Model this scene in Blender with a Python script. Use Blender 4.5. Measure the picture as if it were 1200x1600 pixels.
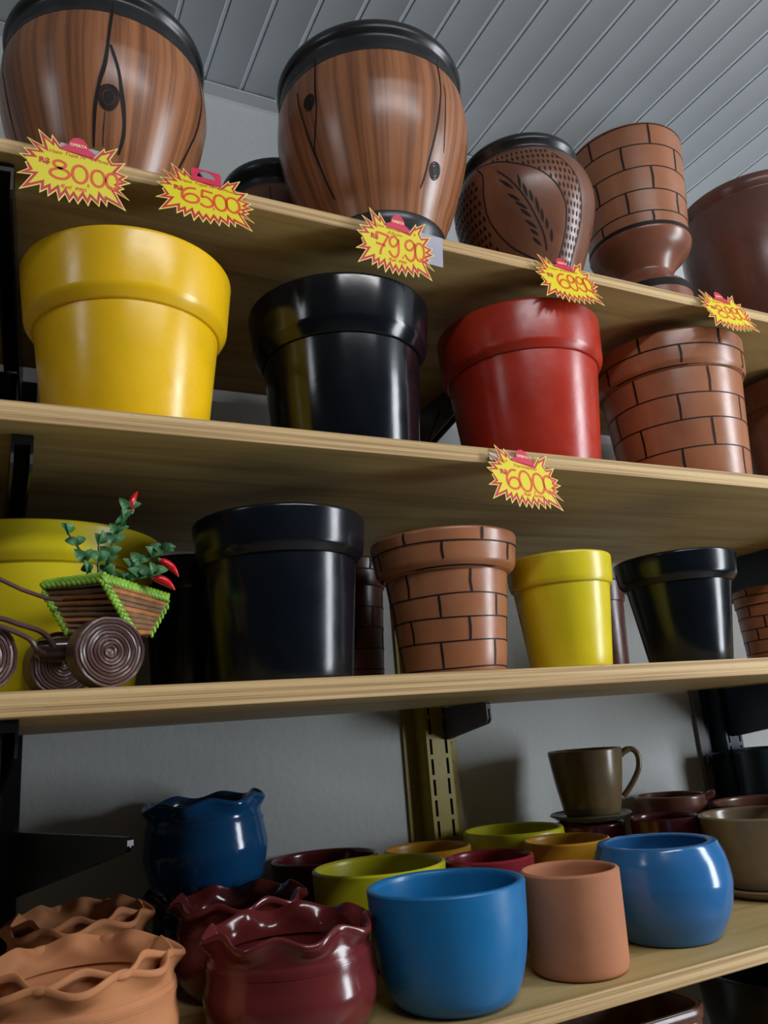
import bpy, bmesh, math, random
from mathutils.geometry import tessellate_polygon
from mathutils import Vector, Matrix, Euler

random.seed(7)
for o in list(bpy.data.objects):
    bpy.data.objects.remove(o)
SCN = bpy.context.scene
COL = SCN.collection
PI = math.pi

# ------------------------------------------------------------------ camera
cam_d = bpy.data.cameras.new('camera')
cam = bpy.data.objects.new('camera', cam_d)
COL.objects.link(cam)
CR = ((0.8973025597, -0.4344832357, -0.0779258249),
      (0.0488537851, 0.2732008464, -0.9607156734),
      (0.4387042557, 0.8582456615, 0.2663699694))
m = Matrix(((CR[0][0], -CR[1][0], -CR[2][0]),
            (CR[0][1], -CR[1][1], -CR[2][1]),
            (CR[0][2], -CR[1][2], -CR[2][2])))
cam.matrix_world = m.to_4x4()
cam_d.sensor_fit = 'AUTO'
cam_d.sensor_width = 36.0
cam_d.lens = 1250.0 / 1600.0 * 36.0
cam_d.clip_start = 0.01
SCN.camera = cam

# ------------------------------------------------------------------ light
SCN.view_settings.view_transform = 'Standard'
SCN.view_settings.look = 'None'
SCN.view_settings.gamma = 1.0
SCN.view_settings.use_curve_mapping = False
SCN.view_settings.exposure = 0.22
world = bpy.data.worlds.new('room_air')
SCN.world = world
world.use_nodes = True
bg = world.node_tree.nodes['Background']
bg.inputs[0].default_value = (0.50, 0.60, 0.70, 1)
bg.inputs[1].default_value = 0.035


def area(name, loc, target, sx, sy, power, col):
    d = bpy.data.lights.new(name, 'AREA')
    d.shape = 'RECTANGLE'
    d.size, d.size_y = sx, sy
    d.energy = power
    d.color = col
    o = bpy.data.objects.new(name, d)
    COL.objects.link(o)
    o.location = loc
    v = Vector(target) - Vector(loc)
    o.rotation_euler = v.to_track_quat('-Z', 'Y').to_euler()
    return o


# daylight through the shop door on the right, a small window on the left, an unseen lamp added overhead for pot fronts and floor bounce
area('door_daylight', (2.35, -0.55, 0.25), (0.6, 0.9, 0.1), 0.45, 1.8, 44, (0.88, 0.94, 1.0))
area('added_overhead_light', (0.45, -0.45, 1.11), (0.45, -0.20, -0.6), 1.1, 0.12, 12.5, (0.97, 0.97, 1.0))
area('left_window_daylight', (-1.25, 0.15, 0.98), (0.3, 0.85, 0.6), 0.22, 0.3, 1.3, (0.9, 0.95, 1.0))


# ------------------------------------------------------------------ materials
def nodes(name):
    mt = bpy.data.materials.new(name)
    mt.use_nodes = True
    nt = mt.node_tree
    return mt, nt, nt.nodes['Principled BSDF']


def N(nt, typ, **kw):
    n = nt.nodes.new(typ)
    for k, v in kw.items():
        setattr(n, k, v)
    return n


def ramp(nt, fac, stops):
    r = N(nt, 'ShaderNodeValToRGB')
    e = r.color_ramp.elements
    e[0].position, e[0].color = stops[0][0], (*stops[0][1], 1)
    e[1].position, e[1].color = stops[-1][0], (*stops[-1][1], 1)
    for p, c in stops[1:-1]:
        x = e.new(p)
        x.color = (*c, 1)
    nt.links.new(fac, r.inputs[0])
    return r.outputs[0]


def coords(nt, scale, kind='Object'):
    tc = N(nt, 'ShaderNodeTexCoord')
    mp = N(nt, 'ShaderNodeMapping')
    mp.inputs['Scale'].default_value = scale
    nt.links.new(tc.outputs[kind], mp.inputs[0])
    return mp.outputs[0]


def noise(nt, vec, scale, detail=4, rough=0.55, dist=0.0):
    n = N(nt, 'ShaderNodeTexNoise')
    n.inputs['Scale'].default_value = scale
    n.inputs['Detail'].default_value = detail
    n.inputs['Roughness'].default_value = rough
    n.inputs['Distortion'].default_value = dist
    nt.links.new(vec, n.inputs['Vector'])
    return n.outputs[0]


def bump(nt, b, h, strength, dist=0.002):
    n = N(nt, 'ShaderNodeBump')
    n.inputs['Strength'].default_value = strength
    n.inputs['Distance'].default_value = dist
    nt.links.new(h, n.inputs['Height'])
    nt.links.new(n.outputs[0], b.inputs['Normal'])


def mul(c, f):
    return tuple(min(1, x * f) for x in c)


def paint(name, col, rough=0.3, var=0.25, bscale=35, bstr=0.12, spec=0.5, coat=0.0, rvar=0.12, vscale=14):
    """glossy or matt paint with soft blotches of wear"""
    mt, nt, b = nodes(name)
    v = coords(nt, (1, 1, 1))
    n = noise(nt, v, vscale, 5)
    c = ramp(nt, n, [(0.3, mul(col, 1 - var)), (0.55, col), (0.75, mul(col, 1 + var * 0.6))])
    nt.links.new(c, b.inputs['Base Color'])
    n2 = noise(nt, v, vscale * 2.2, 3)
    mr = N(nt, 'ShaderNodeMapRange')
    mr.inputs['To Min'].default_value = max(0.03, rough - rvar)
    mr.inputs['To Max'].default_value = rough + rvar
    nt.links.new(n2, mr.inputs['Value'])
    nt.links.new(mr.outputs[0], b.inputs['Roughness'])
    b.inputs['Specular IOR Level'].default_value = spec
    if coat:
        b.inputs['Coat Weight'].default_value = coat
        b.inputs['Coat Roughness'].default_value = 0.12
    n3 = noise(nt, v, bscale, 4)
    bump(nt, b, n3, bstr)
    return mt


def flat(name, col, rough=0.5, metal=0.0):
    mt, nt, b = nodes(name)
    b.inputs['Base Color'].default_value = (*col, 1)
    b.inputs['Roughness'].default_value = rough
    b.inputs['Metallic'].default_value = metal
    v = coords(nt, (1, 1, 1))
    n = noise(nt, v, 60, 3)
    bump(nt, b, n, 0.04, 0.001)
    return mt


def streak_wood(name):
    """hand-painted imitation wood: dark brown streaks running down the pot"""
    mt, nt, b = nodes(name)
    v = coords(nt, (17, 0.9, 1), 'UV')
    n = noise(nt, v, 2.2, 5, 0.6, 0.35)
    v2 = coords(nt, (60, 1.4, 1), 'UV')
    n2 = noise(nt, v2, 2.0, 3, 0.6, 0.2)
    mx = N(nt, 'ShaderNodeMix')
    mx.data_type = 'FLOAT'
    mx.inputs[0].default_value = 0.4
    nt.links.new(n, mx.inputs[2])
    nt.links.new(n2, mx.inputs[3])
    c = ramp(nt, mx.outputs[0], [(0.34, (0.13, 0.050, 0.024)), (0.45, (0.22, 0.085, 0.038)),
                                 (0.54, (0.33, 0.130, 0.055)), (0.68, (0.40, 0.165, 0.072))])
    nt.links.new(c, b.inputs['Base Color'])
    b.inputs['Roughness'].default_value = 0.27
    v3 = coords(nt, (1, 1, 1))
    bump(nt, b, noise(nt, v3, 40, 3), 0.08)
    return mt


def ply_edge(name):
    mt, nt, b = nodes(name)
    v = coords(nt, (0.8, 1, 150))
    n = noise(nt, v, 2.2, 3, 0.5)
    c1 = ramp(nt, n, [(0.32, (0.27, 0.165, 0.065)), (0.45, (0.47, 0.30, 0.125)), (0.6, (0.60, 0.42, 0.20))])
    v2 = coords(nt, (7, 1, 120))
    n2 = noise(nt, v2, 4, 4, 0.7)
    c2 = ramp(nt, n2, [(0.24, (0.22, 0.16, 0.11)), (0.36, (1, 1, 1)), (1, (1, 1, 1))])
    mx = N(nt, 'ShaderNodeMix')
    mx.data_type = 'RGBA'
    mx.blend_type = 'MULTIPLY'
    mx.inputs[0].default_value = 1.0
    nt.links.new(c1, mx.inputs[6])
    nt.links.new(c2, mx.inputs[7])
    nt.links.new(mx.outputs[2], b.inputs['Base Color'])
    b.inputs['Roughness'].default_value = 0.7
    bump(nt, b, n, 0.35, 0.002)
    return mt


def ply_face(name):
    mt, nt, b = nodes(name)
    v = coords(nt, (1.2, 14, 14))
    n = noise(nt, v, 2.0, 6, 0.6, 0.6)
    c = ramp(nt, n, [(0.28, (0.27, 0.18, 0.065)), (0.5, (0.42, 0.295, 0.115)), (0.72, (0.50, 0.365, 0.16))])
    nt.links.new(c, b.inputs['Base Color'])
    b.inputs['Roughness'].default_value = 0.55
    bump(nt, b, n, 0.12, 0.001)
    return mt


M = {}
M['yellow'] = paint('yellow_gloss_paint', (0.84, 0.50, 0.008), 0.26, 0.10)
M['lemon'] = paint('lemon_gloss_paint', (0.68, 0.55, 0.012), 0.3, 0.10)
M['black'] = paint('black_gloss_paint', (0.004, 0.0055, 0.008), 0.16, 0.2, 30, 0.10, rvar=0.05, spec=0.42)
M['blackpot'] = paint('black_satin_paint', (0.004, 0.006, 0.0095), 0.21, 0.25, 30, 0.10, rvar=0.06, spec=0.42)
M['blackrim'] = paint('black_rim_paint', (0.016, 0.017, 0.018), 0.3, 0.35, 26, 0.14)
M['red'] = paint('red_gloss_paint', (0.42, 0.028, 0.012), 0.27, 0.15)
M['terra'] = paint('glazed_terracotta', (0.35, 0.135, 0.062), 0.3, 0.16)
M['terra2'] = paint('dark_glazed_terracotta', (0.22, 0.08, 0.045), 0.28, 0.16)
M['bowl'] = paint('brown_glazed_clay', (0.16, 0.06, 0.04), 0.26, 0.2)
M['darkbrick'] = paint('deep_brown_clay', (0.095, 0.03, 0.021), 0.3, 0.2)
M['rawclay'] = paint('raw_terracotta', (0.44, 0.175, 0.085), 0.75, 0.14, 60, 0.15, 0.3)
M['rawclay2'] = paint('orange_raw_terracotta', (0.50, 0.205, 0.085), 0.75, 0.16, 50, 0.2, 0.3)
M['line'] = flat('black_line_paint', (0.014, 0.010, 0.010), 0.5)
M['line'].node_tree.nodes['Principled BSDF'].inputs['Specular IOR Level'].default_value = 0.2
M['slot'] = flat('dark_slot_opening', (0.006, 0.006, 0.006), 0.95)
M['slot'].node_tree.nodes['Principled BSDF'].inputs['Specular IOR Level'].default_value = 0.0
M['wood'] = streak_wood('painted_wood_grain')
M['carved'] = paint('carved_brown_clay', (0.175, 0.068, 0.036), 0.3, 0.25)
M['blue'] = paint('bright_blue_paint', (0.008, 0.15, 0.37), 0.34, 0.12)
M['blueglaze'] = paint('cobalt_gloss_paint', (0.026, 0.135, 0.34), 0.16, 0.12, rvar=0.05)
M['navyglaze'] = paint('deep_blue_glaze', (0.008, 0.07, 0.19), 0.13, 0.15, rvar=0.05)
M['maroon'] = paint('maroon_glaze', (0.125, 0.018, 0.018), 0.17, 0.3, rvar=0.06)
M['maroon2'] = paint('crimson_glaze', (0.24, 0.02, 0.03), 0.25, 0.2)
M['plum'] = paint('plum_glaze', (0.10, 0.018, 0.03), 0.2, 0.2, rvar=0.06)
M['amber'] = paint('amber_paint', (0.50, 0.24, 0.015), 0.35, 0.15)
M['lime'] = paint('yellow_green_paint', (0.50, 0.47, 0.012), 0.35, 0.12)
M['taupe'] = paint('taupe_glaze', (0.21, 0.155, 0.088), 0.22, 0.25, rvar=0.06)
M['olive'] = paint('olive_brown_glaze', (0.155, 0.108, 0.052), 0.26, 0.3, rvar=0.08)
M['sage'] = paint('grey_green_glaze', (0.11, 0.11, 0.085), 0.25, 0.2)
M['navymetal'] = paint('navy_black_steel_paint', (0.016, 0.036, 0.058), 0.35, 0.2)
M['greymetal'] = paint('grey_steel_paint', (0.10, 0.10, 0.11), 0.5, 0.15)
M['blackmetal'] = paint('black_steel_paint', (0.007, 0.008, 0.010), 0.3, 0.2)
M['olivemetal'] = paint('worn_mustard_steel_paint', (0.34, 0.255, 0.014), 0.4, 0.3)
M['wall'] = paint('white_wall_paint', (0.52, 0.54, 0.535), 0.7, 0.05, 90, 0.5, 0.25, vscale=5)
M['pvc'] = paint('white_pvc_plank', (0.56, 0.60, 0.64), 0.42, 0.03, 20, 0.02)
M['pvctrim'] = paint('white_pvc_trim', (0.52, 0.54, 0.55), 0.45, 0.04)
M['floor'] = paint('grey_floor_tile', (0.42, 0.38, 0.32), 0.4, 0.1)
M['pedge'] = ply_edge('plywood_edge')
M['pface'] = ply_face('plywood_face')
M['tagoutline'] = flat('pale_yellow_card', (0.86, 0.72, 0.16), 0.5)
M['tagred'] = flat('red_print', (0.52, 0.02, 0.035), 0.5)
M['tagyellow'] = flat('yellow_print', (0.74, 0.62, 0.012), 0.5)
M['tagtab'] = flat('crimson_card', (0.62, 0.02, 0.07), 0.5)
M['ink'] = flat('orange_red_marker', (0.74, 0.085, 0.006), 0.5)
M['ink2'] = flat('orange_pen', (0.60, 0.13, 0.006), 0.5)
M['tabtext'] = flat('cream_print', (0.9, 0.75, 0.4), 0.5)
M['rollpaper'] = paint('dark_brown_rolled_paper', (0.10, 0.05, 0.042), 0.33, 0.25, 80, 0.3)
M['chassis'] = paint('dark_brown_varnish', (0.035, 0.017, 0.015), 0.2, 0.3)
M['stickA'] = paint('varnished_orange_stick', (0.48, 0.20, 0.07), 0.3, 0.45, vscale=60)
M['stickB'] = paint('varnished_brown_stick', (0.26, 0.14, 0.07), 0.3, 0.4, vscale=60)
M['braid'] = paint('green_braided_straw', (0.24, 0.47, 0.04), 0.3, 0.45, 90, 0.3, vscale=55)
M['leaf'] = paint('plastic_leaf_green', (0.13, 0.36, 0.14), 0.35, 0.35, 60, 0.15, vscale=50)
M['pepper'] = paint('red_plastic_pepper', (0.60, 0.012, 0.02), 0.18, 0.15, rvar=0.05)
M['stem'] = flat('brown_green_stem', (0.07, 0.09, 0.03), 0.5)

mt, nt, b = nodes('clear_plastic')
b.inputs['Base Color'].default_value = (0.62, 0.62, 0.72, 1)
b.inputs['Roughness'].default_value = 0.15
b.inputs['Transmission Weight'].default_value = 0.45
b.inputs['IOR'].default_value = 1.1
M['plastic'] = mt


# ------------------------------------------------------------------ object helpers
def obj(name, bm, mats, parent=None, sharp=38, smooth=True):
    me = bpy.data.meshes.new(name)
    bmesh.ops.recalc_face_normals(bm, faces=bm.faces)
    for f in bm.faces:
        f.smooth = smooth
    bm.to_mesh(me)
    bm.free()
    if not isinstance(mats, (list, tuple)):
        mats = [mats]
    for x in mats:
        me.materials.append(x)
    if smooth:
        me.set_sharp_from_angle(angle=math.radians(sharp))
    o = bpy.data.objects.new(name, me)
    COL.objects.link(o)
    if parent is not None:
        o.parent = parent
    return o


def tag(o, label, cat, group=None):
    o['label'] = label
    o['category'] = cat
    if group:
        o['group'] = group
    return o


def thing(name, label, cat, loc=(0, 0, 0), rot=(0, 0, 0), group=None):
    o = bpy.data.objects.new(name, None)
    o.empty_display_size = 0.02
    COL.objects.link(o)
    o.location = loc
    o.rotation_euler = rot
    return tag(o, label, cat, group)


def struct(name, bm, mats, smooth=False):
    o = obj(name, bm, mats, smooth=smooth)
    o['kind'] = 'structure'
    return o


def box(bm, x0, x1, y0, y1, z0, z1, mi=0):
    vs = [bm.verts.new((x, y, z)) for z in (z0, z1) for y in (y0, y1) for x in (x0, x1)]
    out = []
    for q in ((0, 1, 3, 2), (4, 6, 7, 5), (0, 4, 5, 1), (2, 3, 7, 6), (0, 2, 6, 4), (1, 5, 7, 3)):
        f = bm.faces.new([vs[i] for i in q])
        f.material_index = mi
        out.append(f)
    return out


def prism(bm, pts, d0, d1, axis='y'):
    """extrude a polygon of 2-D points along an axis"""
    def P(a, b_, d):
        if axis == 'y':
            return (a, d, b_)
        if axis == 'x':
            return (d, a, b_)
        return (a, b_, d)
    v0 = [bm.verts.new(P(a, b_, d0)) for a, b_ in pts]
    v1 = [bm.verts.new(P(a, b_, d1)) for a, b_ in pts]
    n = len(pts)
    for tri in tessellate_polygon([[Vector((a, b_, 0)) for a, b_ in pts]]):
        bm.faces.new([v0[k] for k in tri])
        bm.faces.new([v1[k] for k in reversed(tri)])
    for i in range(n):
        bm.faces.new((v0[i], v0[(i + 1) % n], v1[(i + 1) % n], v1[i]))


def tube(bm, pts, rad, seg=10, cap=True):
    pts = [Vector(p) for p in pts]
    n = len(pts)
    rads = rad if isinstance(rad, (list, tuple)) else [rad] * n
    rings = []
    up = Vector((0.13, 0.31, 0.94))
    if abs((pts[-1] - pts[0]).normalized().dot(up)) > 0.8:
        up = Vector((0.95, 0.25, 0.1))
    for i, p in enumerate(pts):
        t = (pts[min(i + 1, n - 1)] - pts[max(i - 1, 0)]).normalized()
        a = t.cross(up)
        if a.length < 1e-3:
            a = t.cross(Vector((1, 0, 0)))
        a.normalize()
        c = t.cross(a).normalized()
        rings.append([bm.verts.new(p + (a * math.cos(k / seg * 2 * PI) + c * math.sin(k / seg * 2 * PI)) * rads[i])
                      for k in range(seg)])
    for i in range(n - 1):
        for k in range(seg):
            bm.faces.new((rings[i][k], rings[i][(k + 1) % seg], rings[i + 1][(k + 1) % seg], rings[i + 1][k]))
    if cap:
        bm.faces.new(rings[0])
        bm.faces.new(rings[-1])


def cat(pts, n=6, closed=False):
    """Catmull-Rom through points of any dimension"""
    out = []
    L = len(pts)
    rng = range(L) if closed else range(L - 1)
    for i in rng:
        g = (lambda k: pts[k % L]) if closed else (lambda k: pts[max(0, min(L - 1, k))])
        p0, p1, p2, p3 = g(i - 1), g(i), g(i + 1), g(i + 2)
        for s in range(n):
            t = s / n
            out.append(tuple(0.5 * (2 * b_ + (c - a) * t + (2 * a - 5 * b_ + 4 * c - d) * t * t
                                    + (3 * b_ - a - 3 * c + d) * t ** 3)
                             for a, b_, c, d in zip(p0, p1, p2, p3)))
    if not closed:
        out.append(tuple(pts[-1]))
    return out


def fillet(pts, closed=False, n=4):
    """pts (r, h, radius): round the corners"""
    out = []
    L = len(pts)
    for i, p in enumerate(pts):
        rad = p[2] if len(p) > 2 else 0
        if rad == 0 or (not closed and i in (0, L - 1)):
            out.append((p[0], p[1]))
            continue
        P = Vector(p[:2])
        A = Vector(pts[(i - 1) % L][:2]) - P
        B = Vector(pts[(i + 1) % L][:2]) - P
        la, lb = A.length, B.length
        A.normalize()
        B.normalize()
        d = min(rad, la * 0.48, lb * 0.48)
        a, c = P + A * d, P + B * d
        for s in range(n + 1):
            t = s / n
            q = a * (1 - t) ** 2 + P * 2 * t * (1 - t) + c * t * t
            out.append((q.x, q.y))
    return out


def lathe(bm, prof, seg=72, closed=False, mod=None):
    """surface of revolution with a UV map (turn, height); mod(r,h,theta)->(r,h) deforms it"""
    uv = bm.loops.layers.uv.verify()
    rings = []
    for r, h in prof:
        if r < 1e-6 and not closed:
            rings.append(bm.verts.new((0, 0, h)))
        else:
            ring = []
            for k in range(seg):
                th = k / seg * 2 * PI
                rr, hh = (r, h) if mod is None else mod(r, h, th)
                ring.append(bm.verts.new((rr * math.cos(th), rr * math.sin(th), hh)))
            rings.append(ring)
    L = len(rings)
    for i in range(L if closed else L - 1):
        A, B = rings[i], rings[(i + 1) % L]
        ha, hb = prof[i][1], prof[(i + 1) % L][1]
        for k in range(seg):
            k2 = (k + 1) % seg
            u0, u1 = k / seg, (k + 1) / seg
            if isinstance(A, list) and isinstance(B, list):
                f = bm.faces.new((A[k], A[k2], B[k2], B[k]))
                uvs = ((u0, ha), (u1, ha), (u1, hb), (u0, hb))
            elif isinstance(A, list):
                f = bm.faces.new((A[k], A[k2], B))
                uvs = ((u0, ha), (u1, ha), (u0, hb))
            elif isinstance(B, list):
                f = bm.faces.new((A, B[k2], B[k]))
                uvs = ((u0, ha), (u1, hb), (u0, hb))
            else:
                continue
            for lp, w in zip(f.loops, uvs):
                lp[uv].uv = w


def lathe_obj(name, prof, mat, parent=None, seg=72, closed=False, mod=None, sharp=38):
    bm = bmesh.new()
    lathe(bm, prof, seg, closed, mod)
    return obj(name, bm, mat, parent, sharp)


def interp(prof, h):
    for (r0, h0), (r1, h1) in zip(prof, prof[1:]):
        if h0 <= h <= h1 and h1 > h0:
            return r0 + (r1 - r0) * (h - h0) / (h1 - h0)
    return prof[0][0] if h < prof[0][1] else prof[-1][0]


def surf_ribbon(bm, prof, pts, w, lift=0.0005, sub=8, taper=False, closed=False):
    """a painted stroke that hugs a turned surface: pts are (theta, height), w the width in metres"""
    P = []
    L = len(pts)
    rng = range(L) if closed else range(L - 1)
    for i in rng:
        a, c = pts[i], pts[(i + 1) % L]
        for s in range(sub):
            t = s / sub
            P.append((a[0] + (c[0] - a[0]) * t, a[1] + (c[1] - a[1]) * t))
    if not closed:
        P.append(pts[-1])
    n = len(P)
    left, right = [], []
    for i, (th, h) in enumerate(P):
        j0, j1 = (max(0, i - 1), min(n - 1, i + 1)) if not closed else ((i - 1) % n, (i + 1) % n)
        r = interp(prof, h)
        dx = (P[j1][0] - P[j0][0]) * r
        dh = P[j1][1] - P[j0][1]
        l = math.hypot(dx, dh) or 1
        nx, nh = -dh / l, dx / l
        ww = w if not callable(w) else w(i / max(1, n - 1))
        if taper:
            ww = ww * (0.25 + 0.75 * math.sin(PI * min(1, max(0, (i + 0.3) / (n - 0.4)))))
        row = []
        for s in (-0.5, 0.5):
            t2 = th + nx * ww * s / r
            h2 = h + nh * ww * s
            r2 = interp(prof, h2) + lift
            row.append(bm.verts.new((r2 * math.cos(t2), r2 * math.sin(t2), h2)))
        left.append(row[0])
        right.append(row[1])
    for i in range(n if closed else n - 1):
        j = (i + 1) % n
        bm.faces.new((left[i], left[j], right[j], right[i]))


# ------------------------------------------------------------------ the room
YF, YB, YW = 0.70, 1.155, 1.20          # shelf fronts, shelf backs, wall
ZC = 1.1684
bm = bmesh.new()
box(bm, -1.6, 3.2, YW, YW + 0.1, -1.35, ZC + 0.05)
struct('wall_back', bm, M['wall'])
bm = bmesh.new()
box(bm, -1.8, 3.4, -2.4, YW + 0.1, -1.40, -1.35)
struct('floor', bm, M['floor'])
# ceiling: PVC planks 70 mm apart running from the wall into the room, with a rounded groove at each joint
bm = bmesh.new()
x0, pitch = 0.3085 - 0.0702 * 28, 0.0702
sec = []
for k in range(72):
    x = x0 + k * pitch
    sec += [(x - 0.0095, 0), (x - 0.0088, -0.0005), (x - 0.0080, -0.0005), (x - 0.0070, 0.0009), (x - 0.0020, 0.0009), (x - 0.0005, 0.0030), (x + 0.0007, 0.0030), (x + 0.0008, 0.0001), (x + 0.0012, 0)]
va = [bm.verts.new((x, -2.4, ZC + z)) for x, z in sec]
vb = [bm.verts.new((x, YW, ZC + z)) for x, z in sec]
for i in range(len(sec) - 1):
    bm.faces.new((va[i], va[i + 1], vb[i + 1], vb[i]))
ta = [bm.verts.new((sec[i][0], y, ZC + 0.05)) for i in (0, -1) for y in (-2.4, YW)]
bm.faces.new((ta[0], ta[1], ta[3], ta[2]))
o = struct('ceiling', bm, M['pvc'], smooth=True)
bm = bmesh.new()
prism(bm, [(YW, ZC - 0.002), (YW - 0.026, ZC - 0.002), (YW - 0.027, ZC - 0.006), (YW - 0.004, ZC - 0.010), (YW, ZC - 0.014)], -1.6, 3.2, 'x')
struct('trim_1', bm, M['pvctrim'])
# added grey strip on the wall, standing in for the right upright's outer flange
bm = bmesh.new()
box(bm, 1.258, 1.277, YW - 0.008, YW, -1.3, 0.55)
struct('trim_2', bm, paint('grey_flange_paint', (0.17, 0.16, 0.175), 0.5, 0.1))

# ------------------------------------------------------------------ shelves
Z1, Z2, Z3, Z4, Z5 = 0.5629, 0.2995, 0.0545, -0.2559, -0.56
SHELVES = [(Z1, 0.0162, 'top plywood shelf board carrying the wood-grain vases and five price stickers'),
           (Z2, 0.0187, 'plywood shelf board under the large yellow, black and red flowerpots'),
           (Z3, 0.0203, 'plywood shelf board carrying the little paper cart and smaller flowerpots'),
           (Z4, 0.0165, 'lowest visible plywood shelf board crowded with cups and ruffled pots'),
           (Z5, 0.0165, 'plywood board at the very bottom under the dark bowls')]
for z, t, lab in SHELVES:
    bm = bmesh.new()
    cx, hl = 0.75, 1.35
    pr = fillet([(YF, -t, 0.0015), (YF, 0, 0.0015), (YB, 0, 0), (YB, -t, 0)], closed=True, n=2)
    v0 = [bm.verts.new((-hl, y, h)) for y, h in pr]
    v1 = [bm.verts.new((hl, y, h)) for y, h in pr]
    n = len(pr)
    for i in range(n):
        f = bm.faces.new((v0[i], v0[(i + 1) % n], v1[(i + 1) % n], v1[i]))
        ys = [pr[i][0], pr[(i + 1) % n][0]]
        if max(ys) < YF + 0.002:
            f.material_index = 1
    for vs in (v0, v1):
        f = bm.faces.new(vs)
        f.material_index = 1
    o = obj('shelf_board', bm, [M['pface'], M['pedge']], smooth=False)
    o.location = (cx, 0, z)
    tag(o, lab, 'shelf', 'plywood shelf boards')


# ------------------------------------------------------------------ uprights and brackets
def upright(xa, xb, mat, label, slotmat, rivet=None):
    t = thing('shelf_upright', label, 'shelf upright', (xa, YW, -1.2), group='wall uprights')
    w = xb - xa
    H = 1.2 + Z1 - 0.02
    bm = bmesh.new()
    k = 0.024
    sec = [(0, -0.001), (0, -0.004), (k - 0.003, -0.004), (k, -0.026), (k + 0.004, -0.030), (w - k - 0.004, -0.030), (w - k, -0.026),
           (w - k + 0.003, -0.004), (w, -0.004), (w, -0.001), (w - k + 0.001, -0.001), (w - k - 0.003, -0.027), (k + 0.003, -0.027), (k - 0.001, -0.001)]
    prism(bm, sec, 0, H, 'z')
    obj('channel', bm, mat, t, smooth=False)
    for x in (k + 0.012, w - k - 0.012):
        bm = bmesh.new()
        z = 0.015
        while z < H - 0.03:
            j = random.uniform(-0.0006, 0.0006)
            box(bm, x - 0.0019 + j, x + 0.0019 + j, -0.0306, -0.029, z, z + 0.024)
            z += 0.031
        obj('slot_column', bm, slotmat, t, smooth=False)
    for x in (0.010, w - 0.010) if rivet else ():
        for k in range(10):
            bm = bmesh.new()
            bmesh.ops.create_icosphere(bm, subdivisions=2, radius=0.0024,
                                       matrix=Matrix.Translation((x, -0.0045, 0.96 + 0.031 * k)) @ Matrix.Diagonal((1, 0.5, 1, 1)))
            obj('screw_head', bm, rivet, t)
    return t


upright(-0.050, 0.050, M['blackmetal'], 'black steel shelf upright at the left edge of the wall', M['slot'])
upright(0.613, 0.712, M['olivemetal'], 'mustard-painted slotted steel upright between the shelves, black showing in its slots', M['slot'], flat('dull_screw_heads', (0.33, 0.29, 0.2), 0.4))
upright(1.278, 1.378, M['navymetal'], 'navy-black steel shelf upright at the right, behind the taupe pot', M['slot'])


def bracket(base, ang, L, hr, ht, wd, mat, label, tilt=0.0, lip=True):
    """tapered folded-steel arm; base is the top of its root at the upright"""
    t = thing('shelf_bracket', label, 'shelf bracket', base, (0, 0, ang), 'tapered steel shelf brackets')
    s = math.tan(tilt)
    c = 0.006
    pts = [(0, 0), (-L + 0.003, s * L), (-L, s * L - 0.003), (-L, s * L - ht + c), (-L + c, s * L - ht), (0, -hr)]
    for x in ((-wd / 2, -wd / 2 + 0.0025), (wd / 2 - 0.0025, wd / 2)):
        bm = bmesh.new()
        prism(bm, pts, x[0], x[1], 'x')
        obj('side_plate', bm, mat, t, smooth=False)
    bm = bmesh.new()
    prism(bm, [(0, 0), (-L + 0.003, s * L), (-L, s * L - 0.003), (-L, s * L - 0.010), (-L + 0.0025, s * L - 0.010), (-L + 0.004, s * L - 0.003), (0, -0.0025)], -wd / 2 + 0.0026, wd / 2 - 0.0026, 'x')
    obj('folded_top', bm, mat, t, smooth=False)
    return t


def arm(x, z, yt, hr, ht, wd, mat, lab, ang=0.0, tilt=0.0):
    L = 1.169 - yt
    return bracket((x, 1.169, z - 0.0004), ang, L, hr, ht, wd, mat, lab, tilt)


arm(0.0205, Z1 - 0.0162, 0.712, 0.075, 0.035, 0.018, M['blackmetal'], 'black shelf arm under the top shelf, left of the big yellow flowerpot', -0.06)
arm(0.0205, Z2 - 0.0187, 0.728, 0.075, 0.034, 0.018, M['blackmetal'], 'black shelf arm under the second shelf at the left, below the big yellow flowerpot')
arm(0.0180, Z3 - 0.0203, 0.722, 0.070, 0.030, 0.018, M['blackmetal'], 'black shelf arm under the paper-cart shelf at the left edge')
arm(0.680, Z3 - 0.0203, 1.040, 0.051, 0.031, 0.008, M['greymetal'], 'short grey shelf arm at the top of the mustard upright')
arm(0.680, Z1 - 0.0162, 0.930, 0.075, 0.032, 0.016, M['greymetal'], 'grey shelf arm in the gap between the big black and red flowerpots')
arm(1.330, Z2 - 0.0187, 0.760, 0.092, 0.035, 0.016, M['navymetal'], 'navy-black shelf arm behind the small black flowerpot at the right')
arm(1.330, Z3 - 0.0203, 0.760, 0.092, 0.035, 0.016, M['navymetal'], 'navy-black shelf arm at the right above the taupe pot')
arm(1.330, Z4 - 0.0165, 0.760, 0.092, 0.035, 0.016, M['navymetal'], 'navy-black shelf arm under the lowest shelf at the right corner')
bracket((0.0404, 1.158, -0.0806), 0.372, 0.278, 0.078, 0.0145, 0.007, M['blackmetal'],
        'loose black shelf arm carrying no shelf, left of the dark blue ruffled pot')
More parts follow.
